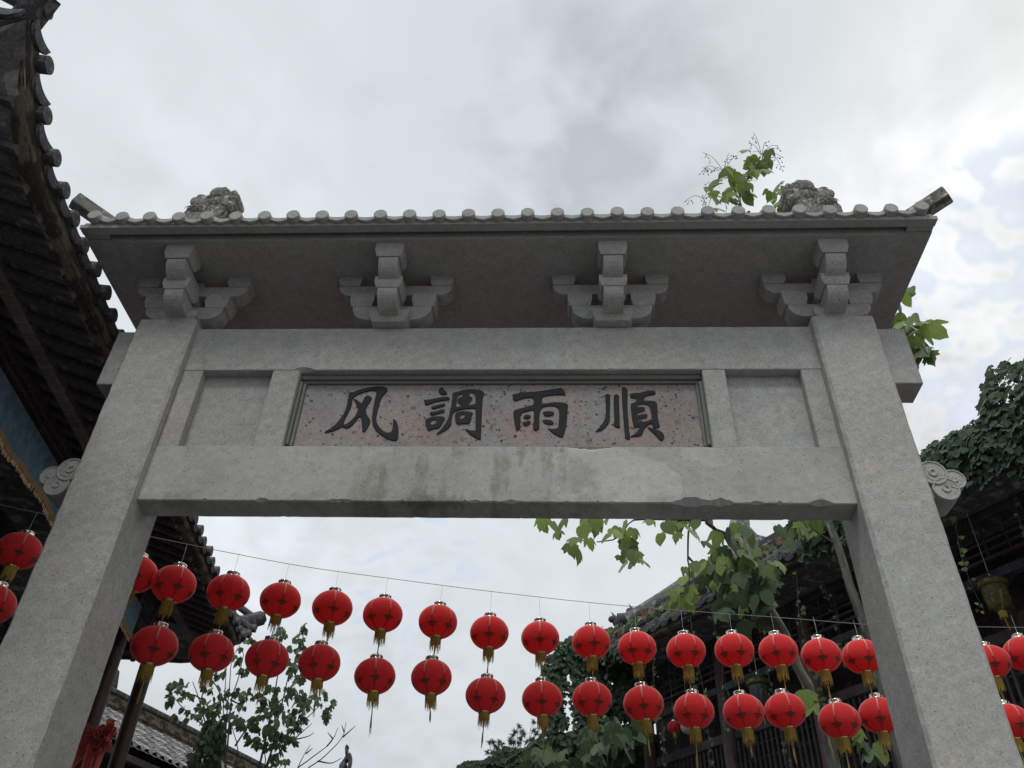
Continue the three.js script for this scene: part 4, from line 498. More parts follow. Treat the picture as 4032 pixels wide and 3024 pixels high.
// red bow drape on the far column of the left hall
{
  const b = thing('bow_drape', 'pleated red cloth drape with gathered rosette tied to a red column', 'drape', [-5.03, 4.66, -5.50], 0.15);
  const P = [], I = [], U = [], na = 60, nr = 5; for (let i = 0; i <= na; i++) { const a = 2.35 + i / na * 1.75, pl = (i % 4 < 2 ? 1 : -1) * 0.022; for (let k = 0; k <= nr; k++) { const r = 0.05 + 0.62 * k / nr; P.push(Math.cos(a) * r, Math.sin(a) * r * 0.95 - 0.22 * (k / nr) ** 2, 0.06 + pl * (0.4 + k / nr)); U.push(i / na * 2, k / nr); } }
  for (let i = 0; i < na; i++) for (let k = 0; k < nr; k++) { const a = i * (nr + 1) + k; I.push(a, a + 1, a + nr + 1, a + nr + 1, a + 1, a + nr + 2); }
  const g = new THREE.BufferGeometry(); g.setAttribute('position', new THREE.Float32BufferAttribute(P, 3)); g.setAttribute('uv', new THREE.Float32BufferAttribute(U, 2)); g.setIndex(I); g.computeVertexNormals(); part('pleated_fan', g, M.redCloth, b);
  const ro = []; const R = rng(72); for (let i = 0; i < 26; i++) { const a = R() * 6.28, r = 0.03 + 0.11 * R(), c = new THREE.CylinderGeometry(0.055, 0.02, 0.09, 9, 2, true); const p = c.attributes.position; for (let q = 0; q < p.count; q++) p.setXYZ(q, p.getX(q) * (1 + 0.4 * (hash2(q, i, 3) - 0.5)), p.getY(q), p.getZ(q) * (1 + 0.4 * (hash2(q, i, 4) - 0.5))); ro.push(place(c, 0.05 + Math.cos(a) * r * 0.75, 0.0 + Math.sin(a) * r * 1.25, 0.12, 1.2 + (R() - 0.5), 0, (R() - 0.5) * 1.5)); }
  const rg = merge(ro); rg.computeVertexNormals(); part('rosette', rg, M.redCloth, b);
  for (const [dx, tw] of [[-0.06, 0.1], [0.03, -0.1]]) { const t = new THREE.PlaneGeometry(0.13, 1.1, 8, 8); const p = t.attributes.position; for (let q = 0; q < p.count; q++) p.setZ(q, 0.03 * Math.sin(p.getX(q) * 70)); t.translate(dx, -0.62, 0.1); t.rotateZ(tw * 0.5); t.computeVertexNormals(); part('tail', t, M.redCloth, b); }
}

// right hall
const RH = [1.555, 0, -9.69], RT = Math.atan2(-0.8306, 0.5569);
const rightHall = thing('timber_hall', 'weathered hall with ivy grown eaves and lattice screens, right of the gate', 'hall', RH, RT);
const rightAt = (s, y, o) => [RH[0] + 0.5569 * s - 0.8306 * o, y, RH[2] + 0.8306 * s + 0.5569 * o]; // s along the eave, o outward
let rightRoof;
{
  rightRoof = hallRoof(rightHall, { xa: -1.25, xb: 12.5, y0: 7.44, rise: 0.5, curl: 1.6, deep: 5, under: 0.15, slope: 0.85, low: 4.7, pitch: 0.28, rowLength: 2.2, endA: 3.5, stepHip: true, soffit: M.soffitDark });
  for (const [y0, y1, z, m, h] of [[6.70, 6.82, -1.2, M.woodBlue, 0.07], [6.98, 7.02, -1.2, M.woodDark, 0.04], [7.10, 7.13, -1.2, M.woodDark, 0.03], [7.22, 7.25, -1.2, M.woodDark, 0.03], [7.52, 7.62, -1.2, M.woodBlue, 0.06]]) part('rail', box(-1.6, 11.4, y0, y1, z - h, z + h, 0.01), m, rightHall);
  for (let i = 0; i < 40; i++) part('lattice_bar', box(-0.014, 0.014, 7.02, 7.52, -1.22, -1.19, 0.003), M.woodDark, rightHall, [-1.4 + i * 0.31, 0, 0]);
  for (const s of [-0.68, 1.3, 3.2, 5.2, 7.2, 9.2]) { const g = new THREE.CylinderGeometry(0.105, 0.11, 7.6, 20); g.translate(0, 3.8, 0); part('column', planar(g, 1, 601), M.woodDust, rightHall, [s, 0, -1.2]); }
  part('wall', box(-1.2, 12, 0, 7.7, -2.1, -1.95, 0.01), M.plaster, rightHall);
  part('wall', box(-1.35, -1.2, 0, 7.55, -4.6, -1.95, 0.01), M.plaster, rightHall);
  part('wall', box(-1.2, 12, 0, 7.7, -4.8, -4.65, 0.01), M.plaster, rightHall);
  for (let i = 0; i < 62; i++) part('lattice_slat', box(-0.018, 0.018, 3.6, 6.1, -1.66, -1.62, 0.004), i % 3 ? M.woodGrey : M.woodDark, rightHall, [-0.5 + i * 0.105, 0, 0]);
  for (let k = 0; k < 9; k++) part('lattice_rail', box(-0.6, 6.1, -0.018, 0.018, -1.70, -1.662, 0.004), M.woodGrey, rightHall, [0, 3.7 + k * 0.28 + (k % 2) * 0.06, 0]);
  part('lintel', box(-1.2, 11.5, 6.1, 6.25, -1.72, -1.58, 0.01), M.woodDark, rightHall);
  // ornaments on the hip and the ridge
  const fig = (x, y, z, s) => { const L = [place(new THREE.SphereGeometry(0.1, 8, 6), 0, 0.08, 0, 0, 0, 0, [1.2, 0.9, 0.7]), place(new THREE.ConeGeometry(0.06, 0.22, 6), -0.08, 0.2, 0, 0, 0, 0.5), place(new THREE.ConeGeometry(0.04, 0.16, 5), 0.05, 0.2, 0, 0, 0, -0.2), place(new THREE.SphereGeometry(0.06, 7, 5), -0.13, 0.15, 0)]; part('ridge_figure', planar(merge(L), 1), M.tile, rightHall, [x, y, z], [0, 0.9, 0]).scale.setScalar(s); };
  const o = rightRoof.over; for (const t of [0.62, 0.86]) fig(-1.25 + t, o(-1.25 + t, -t) + 0.2, -t, 1.3 - t * 0.3);
  const horn = [[0, 0], [-0.16, 0.18], [-0.2, 0.42], [-0.12, 0.66], [0.04, 0.84], [0.22, 0.92], [0.2, 0.74], [0.08, 0.62], [0.06, 0.42], [0.16, 0.22], [0.34, 0.1], [0.36, 0]];
  part('ridge_dragon', planar(extr(horn.map(([x, y]) => [x * 1.5, y * 1.35]), 0.16, 0.03), 1), M.tilePale, rightHall, [1.28, o(1.3, -2.5) - 0.05, -2.42], [0, 0.5, 0]);
}
// ---------------------------------------------------------------- farther roofs
{
  const h = thing('tiled_house', 'grey tiled roof with thick weathered ridge behind the red columns', 'house', [-8.52, 0, -11.65], Math.atan2(0.9497, 0.3135));
  part('ridge', box(0.02, 13, 7.02, 7.36, -0.13, 0.13, 0.02), M.ridgeWall, h);
  part('ridge_cap', box(-0.05, 13, 7.36, 7.48, -0.17, 0.17, 0.04), M.tile, h);
  part('ridge_base', box(0, 13, 6.94, 7.02, -0.2, 0.2, 0.02), M.ridgeWall, h);
  for (let k = 0; k < 30; k++) part('ridge_brick', box(0.02, 0.40, 7.15, 7.25, 0.128, 0.142 + 0.006 * hash2(k, 1, 2), 0.006), M.ridgeWall, h, [k * 0.43, 0, 0]);
  const sl = Math.atan2(1.33, 2.45), L = 2.75;
  const tilesG = (() => { const a = []; for (let k = 0; k < 11; k++) { const c = new THREE.CylinderGeometry(0.058, 0.066, 0.27, 8, 1, true, Math.PI / 2, Math.PI); c.rotateX(0); c.translate(0, -k * 0.25 - 0.14, 0.005 * (k % 2)); a.push(c); } const g = merge(a); g.rotateY(Math.PI / 2 * 2); g.rotateX(-(Math.PI / 2 - sl)); return planar(g, 1, 700); })();
  for (let i = 0; i < 78; i++) part('tile_row', tilesG, i % 3 ? M.tilePale : M.tile, h, [-3.2 + i * 0.205, 7.04, 0.12], [0, 0, 0]);
  const s = new THREE.PlaneGeometry(16.4, L, 1, 1); s.rotateX(-Math.PI / 2 + sl); s.translate(4.8, 7.04 - Math.sin(sl) * L / 2, 0.1 + Math.cos(sl) * L / 2); part('roof_slope', planar(s, 1, 701), M.tilePale, h);
  const s2 = new THREE.PlaneGeometry(13, L, 1, 1); s2.rotateX(Math.PI / 2 + Math.PI - sl); s2.translate(6.5, 7.04 - Math.sin(sl) * L / 2, -0.1 - Math.cos(sl) * L / 2); part('roof_slope', planar(s2, 1, 702), M.tilePale, h);
  part('eave_board', box(-3.3, 13, 5.50, 5.62, 2.35, 2.5, 0.02), M.wood, h);
  part('wall', box(-3.0, 12.8, 0, 6.0, -1.7, 1.7, 0.02), M.plaster, h);
  const o = [[0, 0], [0.1, 0.02], [0.18, 0.1], [0.14, 0.16], [0.2, 0.22], [0.13, 0.27], [0.17, 0.34], [0.08, 0.36], [0.06, 0.45], [-0.02, 0.42], [-0.05, 0.3], [-0.1, 0.1]];
  part('ridge_ornament', planar(extr(o.map(([x, y]) => [-x, y]), 0.12, 0.02), 1, 704), M.tile, h, [0.12, 7.42, -0.06]);
}
{
  const h = thing('distant_hall', 'far hall whose dark dragon ridge ornament rises at the bottom edge', 'hall', [-3.95, 0, -14], 0);
  part('main_ridge', box(-0.2, 5, 6.2, 6.62, -0.15, 0.15, 0.03), M.tile, h);
  for (const s of [-1, 1]) { const p = new THREE.PlaneGeometry(5, 2.4); p.rotateX(-Math.PI / 2 + s * 0.6); p.translate(2.4, 5.65, s * 0.95); part('roof_slope', planar(p, 1, 710), M.tile, h); }
  part('wall', box(0, 4.8, 0, 5.3, -1.6, 1.6, 0.02), M.plaster, h);
  const o = [[2040, 1600], [2040, 1525], [2062, 1500], [2085, 1480], [2105, 1450], [2092, 1410], [2082, 1370], [2092, 1347], [2118, 1352], [2120, 1368], [2106, 1376], [2115, 1400], [2140, 1425], [2165, 1418], [2186, 1450], [2196, 1500], [2188, 1545], [2192, 1600], [2150, 1600], [2158, 1540], [2160, 1500], [2140, 1485], [2120, 1500], [2135, 1530], [2118, 1560], [2100, 1600]].map(([x, y]) => [(x - 2115) * 0.00155, 6.55 + (1600 - y) * 0.0023]);
  part('ridge_dragon', planar(extr(o, 0.16, 0.02), 1, 711), M.tile, h, [-0.05, 0, -0.08]);
}

// ---------------------------------------------------------------- wire and red lanterns
{
  const g = tube(WIRE, 0.003, 0.003, 5); const m = new THREE.Mesh(g, M.wire); m.name = 'wire'; m.castShadow = true; m.userData = { label: 'thin wire strung across behind the gate, carrying the red lanterns', category: 'wire' }; scene.add(m);
}
const wireY = (x) => { for (let i = 1; i < WIRE.length; i++) if (x <= WIRE[i][0]) { const t = (x - WIRE[i - 1][0]) / (WIRE[i][0] - WIRE[i - 1][0]); return mix(WIRE[i - 1][1], WIRE[i][1], t); } return WIRE.at(-1)[1]; };
const wireZ = (x) => { for (let i = 1; i < WIRE.length; i++) if (x <= WIRE[i][0]) { const t = (x - WIRE[i - 1][0]) / (WIRE[i][0] - WIRE[i - 1][0]); return mix(WIRE[i - 1][2], WIRE[i][2], t); } return WIRE.at(-1)[2]; };
const NG = 6;
const lanternTex = (() => {
  const w = 2048, h = 1024, cv = document.createElement('canvas'); cv.width = w; cv.height = h; const c = cv.getContext('2d'), R = rng(501);
  c.fillStyle = 'rgb(248,50,54)'; c.fillRect(0, 0, w, h);
  for (let i = 0; i < 3400; i++) { const y = R() * h, x = R() * w; c.fillStyle = `rgba(${150 + R() * 60},10,20,${0.10 + 0.18 * R()})`; c.fillRect(x, y, 6 + R() * 40, 1.5 + R() * 2); }
  for (let k = 0; k < 36; k++) { const y = (k + 0.5) / 36 * h; c.fillStyle = 'rgba(150,8,18,0.22)'; c.fillRect(0, y, w, 4); for (let i = 0; i < 60; i++) { c.fillStyle = `rgba(70,4,8,${0.25 + 0.4 * R()})`; c.fillRect(R() * w, y - 1, 4 + R() * 14, 4); } }
  for (let g = 0; g < NG; g++) {
    const x = (g + 0.5) / NG * w;
    // seam band of doubled cloth
    c.fillStyle = 'rgba(170,16,26,0.5)'; c.beginPath(); c.moveTo(x - 14, h * 0.30); c.lineTo(x + 12, h * 0.30); c.lineTo(x + 22, h * 0.60); c.lineTo(x + 34, h); c.lineTo(x - 34, h); c.lineTo(x - 22, h * 0.60); c.fill();
    // stitched gold thread
    for (let y = h * 0.13; y < h * 0.52; y += 17) { const t = (y / h - 0.13) / 0.39; c.fillStyle = `rgba(255,236,210,${1 - 0.45 * t})`; c.fillRect(x - 13, y, 26, 16 - 6 * t); }
    // printed emblem
    c.fillStyle = 'rgb(112,62,40)'; const ey = h * 0.715; c.save(); c.translate(x, ey); c.scale(1.45, 1.35);
    const E = (a, b, p, q) => { c.beginPath(); c.ellipse(a, b, p, q, 0, 0, 7); c.fill(); };
    E(0, -34, 34, 15); E(-36, -22, 22, 14); E(36, -22, 22, 14); E(-52, -12, 16, 10); E(52, -12, 16, 10); E(0, -10, 16, 16); E(-22, 22, 26, 9); E(22, 22, 26, 9); c.fillRect(-6, -30, 12, 60); E(0, 34, 34, 8);
    E(-20, -2, 22, 10); E(20, -2, 22, 10); E(-44, -22, 20, 13); E(44, -22, 20, 13); c.restore();
    c.fillStyle = 'rgba(244,150,120,0.85)'; c.beginPath(); c.moveTo(x + w / NG / 2 - 46, 0); c.quadraticCurveTo(x + w / NG / 2, h * 0.10, x + w / NG / 2 + 46, 0); c.fill();
  }
  const t = new THREE.CanvasTexture(cv); t.colorSpace = THREE.SRGBColorSpace; t.wrapS = THREE.RepeatWrapping; t.magFilter = THREE.LinearFilter; return t;
})();
M.lantern = new THREE.MeshPhysicalMaterial({ map: lanternTex, roughness: 0.95, transmission: 0.4, side: THREE.DoubleSide });
M.lanternDim = new THREE.MeshPhysicalMaterial({ map: lanternTex, color: lin(0.92, 0.8, 0.8), roughness: 0.93, transmission: 0.36, side: THREE.DoubleSide });
function lanternShell(seed) {
  const nu = 50, nv = 74, P = [], U = [], I = [], rTop = 0.058, R = 0.19, Hh = 0.16;
  for (let j = 0; j <= nv; j++) {
    const t = j / nv, a0 = Math.asin(rTop / R), th = mix(Math.PI - a0, a0, t);
    for (let i = 0; i <= nu; i++) {
      const a = i / nu * Math.PI * 2, g = Math.abs(((i / nu * 12 + 0.5) % 1) - 0.5) * 2, k = 1 - 0.012 * g + 0.0045 * Math.sin(t * 36 * Math.PI * 2) + 0.008 * (vnoise(i / nu * 6, j / nv * 5, 6, 4096, seed) - 0.5);
      P.push(R * Math.sin(th) * Math.cos(a) * k, Hh * Math.cos(th), R * Math.sin(th) * Math.sin(a) * k); U.push(i / nu, t);
    }
  }
  for (let j = 0; j < nv; j++) for (let i = 0; i < nu; i++) { const a = j * (nu + 1) + i, b = a + nu + 1; I.push(a, b, a + 1, b, b + 1, a + 1); }
  const g = new THREE.BufferGeometry(); g.setAttribute('position', new THREE.Float32BufferAttribute(P, 3)); g.setAttribute('uv', new THREE.Float32BufferAttribute(U, 2)); g.setIndex(I); g.computeVertexNormals(); return g;
}
const lathe = (L, n = 28) => new THREE.LatheGeometry(L.map(([x, y]) => new THREE.Vector2(x, y)), n);
const shells = [0, 1, 2].map((k) => lanternShell(520 + k));
const capG = merge([lathe([[0.052, 0.146], [0.060, 0.148], [0.061, 0.155], [0.0565, 0.157], [0.0565, 0.180], [0.060, 0.182], [0.060, 0.190], [0.053, 0.190], [0.053, 0.150]]), ...[...Array(8)].map((_, k) => place(new RoundedBoxGeometry(0.012, 0.026, 0.006, 1, 0.002), Math.cos(k * 0.785) * 0.058, 0.168, Math.sin(k * 0.785) * 0.058, 0, -k * 0.785 + Math.PI / 2, 0))]);
const footG = lathe([[0.03, -0.152], [0.056, -0.150], [0.059, -0.158], [0.055, -0.170], [0.048, -0.170], [0.046, -0.156]]);
const barG = merge([place(new THREE.CylinderGeometry(0.003, 0.003, 0.106, 5), 0, 0.183, 0, 0, 0, Math.PI / 2), place(new THREE.CylinderGeometry(0.003, 0.003, 0.106, 5), 0, -0.165, 0, 0, 0, Math.PI / 2)]);
const fringeG = [0, 1, 2].map((s) => { const L = [], R = rng(540 + s); for (let i = 0; i < 84; i++) { const a = i / 84 * Math.PI * 2, l = 0.095 + 0.045 * R() ** 2 - (R() < 0.12 ? 0.05 : 0), w = 0.0062; const p = new THREE.PlaneGeometry(w, l, 1, 3), q = p.attributes.position; for (let k = 0; k < q.count; k++) { const t = (l / 2 - q.getY(k)) / l; q.setX(k, q.getX(k) * (1 - 0.4 * t) + (hash2(i, s, 3) - 0.5) * 0.014 * t); q.setZ(k, 0.010 * t * (hash2(i, s, 4) - 0.3)); } L.push(place(p, Math.sin(a) * 0.0515, -0.168 - l / 2, Math.cos(a) * 0.0515, 0, a, 0)); } const sk = new THREE.CylinderGeometry(0.049, 0.048, 0.05, 24, 1, true); sk.translate(0, -0.193, 0); L.push(sk); const g = merge(L); g.computeVertexNormals(); return g; });
const tasselG = (len, s) => { const L = [tube([[0, -0.165, 0], [0.002, -0.20 - len * 0.4, 0.001], [0.0, -0.17 - len, 0]], 0.0045, 0.0055, 5)]; const R = rng(560 + s); for (let i = 0; i < 7; i++) { const a = i * 0.9, y = -0.17 - len * (0.55 + 0.1 * R()); L.push(tube([[0, y, 0], [Math.cos(a) * 0.006, y - len * 0.25, Math.sin(a) * 0.006], [Math.cos(a) * 0.007, y - len * (0.45 + 0.2 * R()), Math.sin(a) * 0.007]], 0.003, 0.0015, 4)); } return merge(L); };
const tasselUp = [0, 1].map((k) => tasselG(0.27, k)), tasselLow = [0, 1, 2].map((k) => tasselG(0.2 + 0.05 * k, 5 + k));
function makeLantern(k, low) {
  const t = thing('red_lantern', '', 'lantern');
  part('shell', shells[k % 3], k % 2 ? M.lantern : M.lantern, t); part('cap', capG, M.chrome, t); part('crossbar', barG, M.chrome, t); part('foot_ring', footG, M.brass, t);
  part('fringe', fringeG[k % 3], M.fringe, t).userData.kind = 'stuff'; part('tassel', low ? tasselLow[k % 3] : tasselUp[k % 2], M.cord, t);
  return t;
}
const protoL = [0, 1, 2].map((k) => makeLantern(k, false)), protoD = [0, 1, 2].map((k) => makeLantern(k, true)), usedProto = new Set();
const nth = ['first', 'second', 'third', 'fourth', 'fifth', 'sixth', 'seventh', 'eighth', 'ninth', 'tenth', 'eleventh', 'twelfth', 'thirteenth', 'fourteenth', 'fifteenth', 'sixteenth'];
function hang(list, k, x, y, z, s, label, group) {
  const p = list[k % 3]; let t = p; if (usedProto.has(p)) { t = p.clone(); t.name = numbered('red_lantern'); scene.add(t); } usedProto.add(p);
  t.userData = { label, category: 'lantern', group }; t.position.set(x, y, z); t.scale.setScalar(s);
  t.rotation.set((hash2(k, 3, 77) - 0.5) * 0.10, hash2(k, 5, 78 + list.length + (list === protoD ? 9 : 0)) * 6.28, (hash2(k, 7, list === protoD ? 80 : 79) - 0.5) * 0.14, 'ZXY'); return t;
}
UPPER.forEach(([x, y, z, s], k) => {
  const label = k === 0 ? 'red lantern left of the left stone pillar, upper of the two there' : k === 1 ? 'red lantern mostly hidden behind the left stone pillar, upper row' : k === 17 ? 'red lantern half hidden at the right edge of the right pillar, upper row' : k === 18 ? 'red lantern cut by the right picture edge, upper row' : `red lantern in the upper row on the wire, ${nth[k - 2]} from the left pillar`;
  const t = hang(protoL, k, x, y, z, s, label, 'red lanterns of the upper row');
  const L = Math.max(0.03, (wireY(x) - y) / s - 0.183), g = tube([[0, 0.183, 0], [0.004, 0.183 + L * 0.5, 0], [0, 0.183 + L, (wireZ(x) - z) / s]], 0.0013, 0.0013, 4); part('hanging_thread', g, M.thread, t); t.rotation.x *= 0.3; t.rotation.z *= 0.5;
});
LOWER.forEach(([x, y, z, s], k) => {
  const label = k === 0 ? 'red lantern left of the left stone pillar, lower of the two there' : k === 16 ? 'red lantern partly behind the right stone pillar at the lower row\'s end' : k === 17 ? 'red lantern peeping out right of the right pillar, lower row' : k === 15 ? 'red lantern in the lower row, one before the right stone pillar' : `red lantern in the lower row below another, ${nth[k - 1]} from the left pillar`;
  if (k < 16) hang(protoD, k, x, y, z, s, k === 15 ? 'red lantern in the lower row, second in from the right stone pillar' : label, 'red lanterns of the lower row');
  else hang(protoD, k, x, y, z, s, label, 'red lanterns of the lower row');
});

// palace lanterns and small lanterns under the right eave
function palaceLantern(label, pos, bodyMat, sc, topY) {
  const t = thing('palace_lantern', label, 'lantern', pos); t.scale.setScalar(sc);
  const seg = 6, L = (q, n = seg) => { const g = lathe(q, n); const f = g.toNonIndexed(); f.computeVertexNormals(); return planar(f, 1, 720); };
  part('lid', L([[0.01, 0.24], [0.05, 0.225], [0.11, 0.19], [0.175, 0.15], [0.178, 0.10], [0.165, 0.085], [0.02, 0.085]], 14), M.palaceGreen, t);
  part('body', L([[0.145, 0.085], [0.15, 0.02], [0.145, -0.08], [0.115, -0.17], [0.06, -0.22], [0.02, -0.225]], 12), bodyMat, t);
  for (let k = 0; k < 6; k++) part('rib', place(new THREE.CylinderGeometry(0.006, 0.006, 0.27, 5), Math.cos(k * 1.047) * 0.143, -0.04, Math.sin(k * 1.047) * 0.143, 0, 0, 0), M.palaceGreen, t);
  part('finial', L([[0.0, 0.29], [0.018, 0.285], [0.022, 0.26], [0.012, 0.24]], 10), M.chrome, t);
  part('tassel', planar(merge([lathe([[0.0, -0.22], [0.045, -0.225], [0.05, -0.24], [0.045, -0.31], [0.03, -0.315]], 12), tube([[0, -0.3, 0], [0.01, -0.4, 0], [0.015, -0.47, 0]], 0.009, 0.006, 5)]), 1), M.fringe, t);
  const l = (topY - pos[1]) / sc - 0.28; part('hanging_cord', place(new THREE.CylinderGeometry(0.004, 0.004, l, 5), 0, 0.28 + l / 2, 0), M.thread, t);
}
palaceLantern('olive green palace lantern with tassel hanging right of the right pillar', rightAt(6.42, 6.40, -0.9), M.palaceGreen, 1.0, 7.55);
palaceLantern('green lidded blue palace lantern behind the red lanterns on the right', rightAt(2.38, 6.36, -0.9), M.palaceBlue, 1.05, 7.55);
{
  const t = hang(protoD, 31, ...rightAt(0.36, 6.34, -0.9), 0.62, 'small red lantern under the right eave behind the lower lantern row', 'small lanterns under the right eave'); t.rotation.set(0, 1, 0); part('hanging_thread', place(new THREE.CylinderGeometry(0.003, 0.003, 1.7, 4), 0, 1.03, 0), M.thread, t);
  const w = thing('paper_lantern', 'pale round lantern under the right eave beside the small red one', 'lantern', rightAt(0.72, 6.25, -0.9));
  part('shell', place(new THREE.SphereGeometry(0.14, 20, 14), 0, 0, 0, 0, 0, 0, [1, 0.85, 1]), M.white, w); part('cap', lathe([[0.04, 0.11], [0.05, 0.12], [0.05, 0.14], [0.0, 0.145]], 14), M.brass, w); part('hanging_thread', place(new THREE.CylinderGeometry(0.003, 0.003, 1.2, 4), 0, 0.72, 0), M.thread, w);
}

// ---------------------------------------------------------------- leaves, trees, ivy
function leafShape(half, droop, cup, petiole) {
  const pts = [...half, ...half.slice(1, -1).reverse().map(([x, y]) => [-x, y])], s = new THREE.Shape(pts.map(([x, y]) => new THREE.Vector2(x, y))), flat = new THREE.ShapeGeometry(s);
  const P = [...flat.attributes.position.array], I = [...flat.index.array];
  if (petiole) { const b = P.length / 3; P.push(-0.012, 0.02, 0, 0.012, 0.02, 0, -0.01, petiole * 0.6, -0.12, 0.01, petiole * 0.6, -0.12, 0, petiole, -0.3); I.push(b, b + 1, b + 2, b + 1, b + 3, b + 2, b + 2, b + 3, b + 4); }
  for (let i = 0; i < P.length / 3; i++) { const x = P[i * 3], y = P[i * 3 + 1]; if (y < 0.1) P[i * 3 + 2] += -cup * x * x * 1.6 + cup * 0.35 * Math.abs(x) - droop * y * y * 0.6; }
  const U = []; for (let i = 0; i < P.length / 3; i++) U.push((P[i * 3] + 0.7) / 1.4, clamp((P[i * 3 + 1] + 1.1) / 1.4));
  const g = new THREE.BufferGeometry(); g.setAttribute('position', new THREE.Float32BufferAttribute(P, 3)); g.setAttribute('uv', new THREE.Float32BufferAttribute(U, 2)); g.setIndex(I); g.computeVertexNormals(); return g;
}
const PARASOL = [
  leafShape([[0, 0], [0.12, 0.10], [0.30, 0.09], [0.44, -0.06], [0.50, -0.28], [0.56, -0.56], [0.46, -0.58], [0.36, -0.46], [0.31, -0.43], [0.30, -0.56], [0.24, -0.78], [0.10, -0.92], [0, -1.04]], 0.35, 0.5, 0.55),
  leafShape([[0, 0], [0.10, 0.08], [0.26, 0.08], [0.38, -0.04], [0.43, -0.26], [0.47, -0.50], [0.52, -0.62], [0.40, -0.66], [0.29, -0.50], [0.26, -0.60], [0.22, -0.80], [0.08, -0.96], [0, -1.0]], 0.2, 0.85, 0.5),
  leafShape([[0, 0], [0.14, 0.06], [0.30, 0.0], [0.46, -0.12], [0.62, -0.22], [0.52, -0.36], [0.56, -0.56], [0.42, -0.56], [0.32, -0.52], [0.30, -0.70], [0.16, -0.82], [0.06, -0.95], [0, -1.06]], 0.5, 0.3, 0.6),
  leafShape([[0, 0], [0.11, 0.09], [0.28, 0.06], [0.38, -0.12], [0.40, -0.40], [0.30, -0.66], [0.16, -0.86], [0.05, -0.97], [0, -1.04]], 0.3, 0.7, 0.5),
];
const IVYLEAF = [leafShape([[0, 0], [0.16, 0.14], [0.34, 0.06], [0.56, -0.18], [0.36, -0.34], [0.40, -0.56], [0.20, -0.58], [0, -0.92]], 0.15, 0.5, 0), leafShape([[0, 0], [0.2, 0.1], [0.42, -0.08], [0.52, -0.34], [0.3, -0.44], [0.24, -0.66], [0, -0.85]], 0.3, 0.3, 0)];
function putLeaf(parent, R, [x, y, z], size, mats, tilt = 1, jit = 0) {
  const m = part('leaf', PARASOL[Math.floor(R() * 4)], mats[Math.floor(R() * mats.length)], parent, [x + (R() - 0.5) * jit, y + size * 0.45 + (R() - 0.5) * jit, z + (R() - 0.5) * jit]);
  m.rotation.set((R() - 0.62) * 1.3 * tilt, (R() - 0.5) * 2.3, (R() - 0.5) * 1.1, 'YXZ'); m.scale.setScalar(size * (0.75 + 0.5 * R())); return m;
}
{
  const t = thing('parasol_tree', 'tall slim parasol tree with lobed leaves, rising behind the gate on the right', 'tree', [3.42, 0, -4.6]); const R = rng(801), o = (p) => [p[0] - 3.42, p[1], p[2] + 4.6];
  part('trunk', tube([[0.05, 0, 0], [0.02, 2.2, 0], ...TRUNK_A.map(o)], 0.085, 0.018, 8, 0.12), M.bark, t);
  for (const w of TWIGS) if (w[0][0] < 4.2) part('branch', tube(w.map(o), 0.018, 0.007, 6), M.twig, t);
  STALKS.forEach((w) => { const [a, b] = w.map(o), m = [mix(a[0], b[0], 0.5), mix(a[1], b[1], 0.5) + 0.04, a[2] + 0.05]; const g = [tube([a, m, b], 0.007, 0.004, 4)]; for (let k = 0; k < 4; k++) { const u = 0.6 + 0.4 * R(), p = [mix(a[0], b[0], u), mix(a[1], b[1], u), a[2]]; const q = [p[0] + (R() - 0.5) * 0.16, p[1] + (R() - 0.7) * 0.2, p[2] + (R() - 0.5) * 0.1]; g.push(tube([p, q], 0.004, 0.003, 4)); g.push(place(new THREE.SphereGeometry(0.013, 6, 4), ...q)); } part('flower_stalk', merge(g), M.stalk, t); });
  for (const p of LEAVES_TOP) { putLeaf(t, R, o(p), 0.24, LEAF, 1.2); if (R() < 0.35) putLeaf(t, R, o(p), 0.22, LEAF, 1.3, 0.3); }
  for (const p of LEAVES_LOW) putLeaf(t, R, o(p), 0.20, LEAF, 0.9);
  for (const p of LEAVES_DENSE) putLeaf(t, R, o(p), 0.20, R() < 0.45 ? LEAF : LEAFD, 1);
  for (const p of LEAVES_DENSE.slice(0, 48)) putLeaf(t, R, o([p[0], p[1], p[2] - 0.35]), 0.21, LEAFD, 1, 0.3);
}
{
  const t = thing('parasol_tree', 'leaning pale green trunk just left of the right stone pillar', 'tree', [4.13, 0, -4.6]); const R = rng(811), o = (p) => [p[0] - 4.13, p[1], p[2] + 4.6];
  const top = TRUNK_B.at(-1); part('trunk', tube([[0, 0, 0], ...TRUNK_B.map(o), [top[0] - 4.13 + 0.05, 8.2, 0], [0.6, 9.6, 0], [1.3, 10.5, 0]], 0.088, 0.03, 8, 0.14), M.bark, t);
  part('branch', tube([[0.08 - 0.13, 6.9, 0.02], [-0.02, 6.96, 0.08], [0.14, 6.98, 0.16]], 0.03, 0.02, 6), M.bark, t);
  for (const w of TWIGS) if (w[0][0] >= 4.2) part('branch', tube(w.map(o), 0.016, 0.007, 6), M.twig, t);
  for (const p of LEAVES_SIDE) { putLeaf(t, R, o(p), 0.30, LEAF, 1.1, 0.05); putLeaf(t, R, o([p[0] - 0.05, p[1], p[2] - 0.15]), 0.27, LEAFD, 1.1, 0.2); }
}
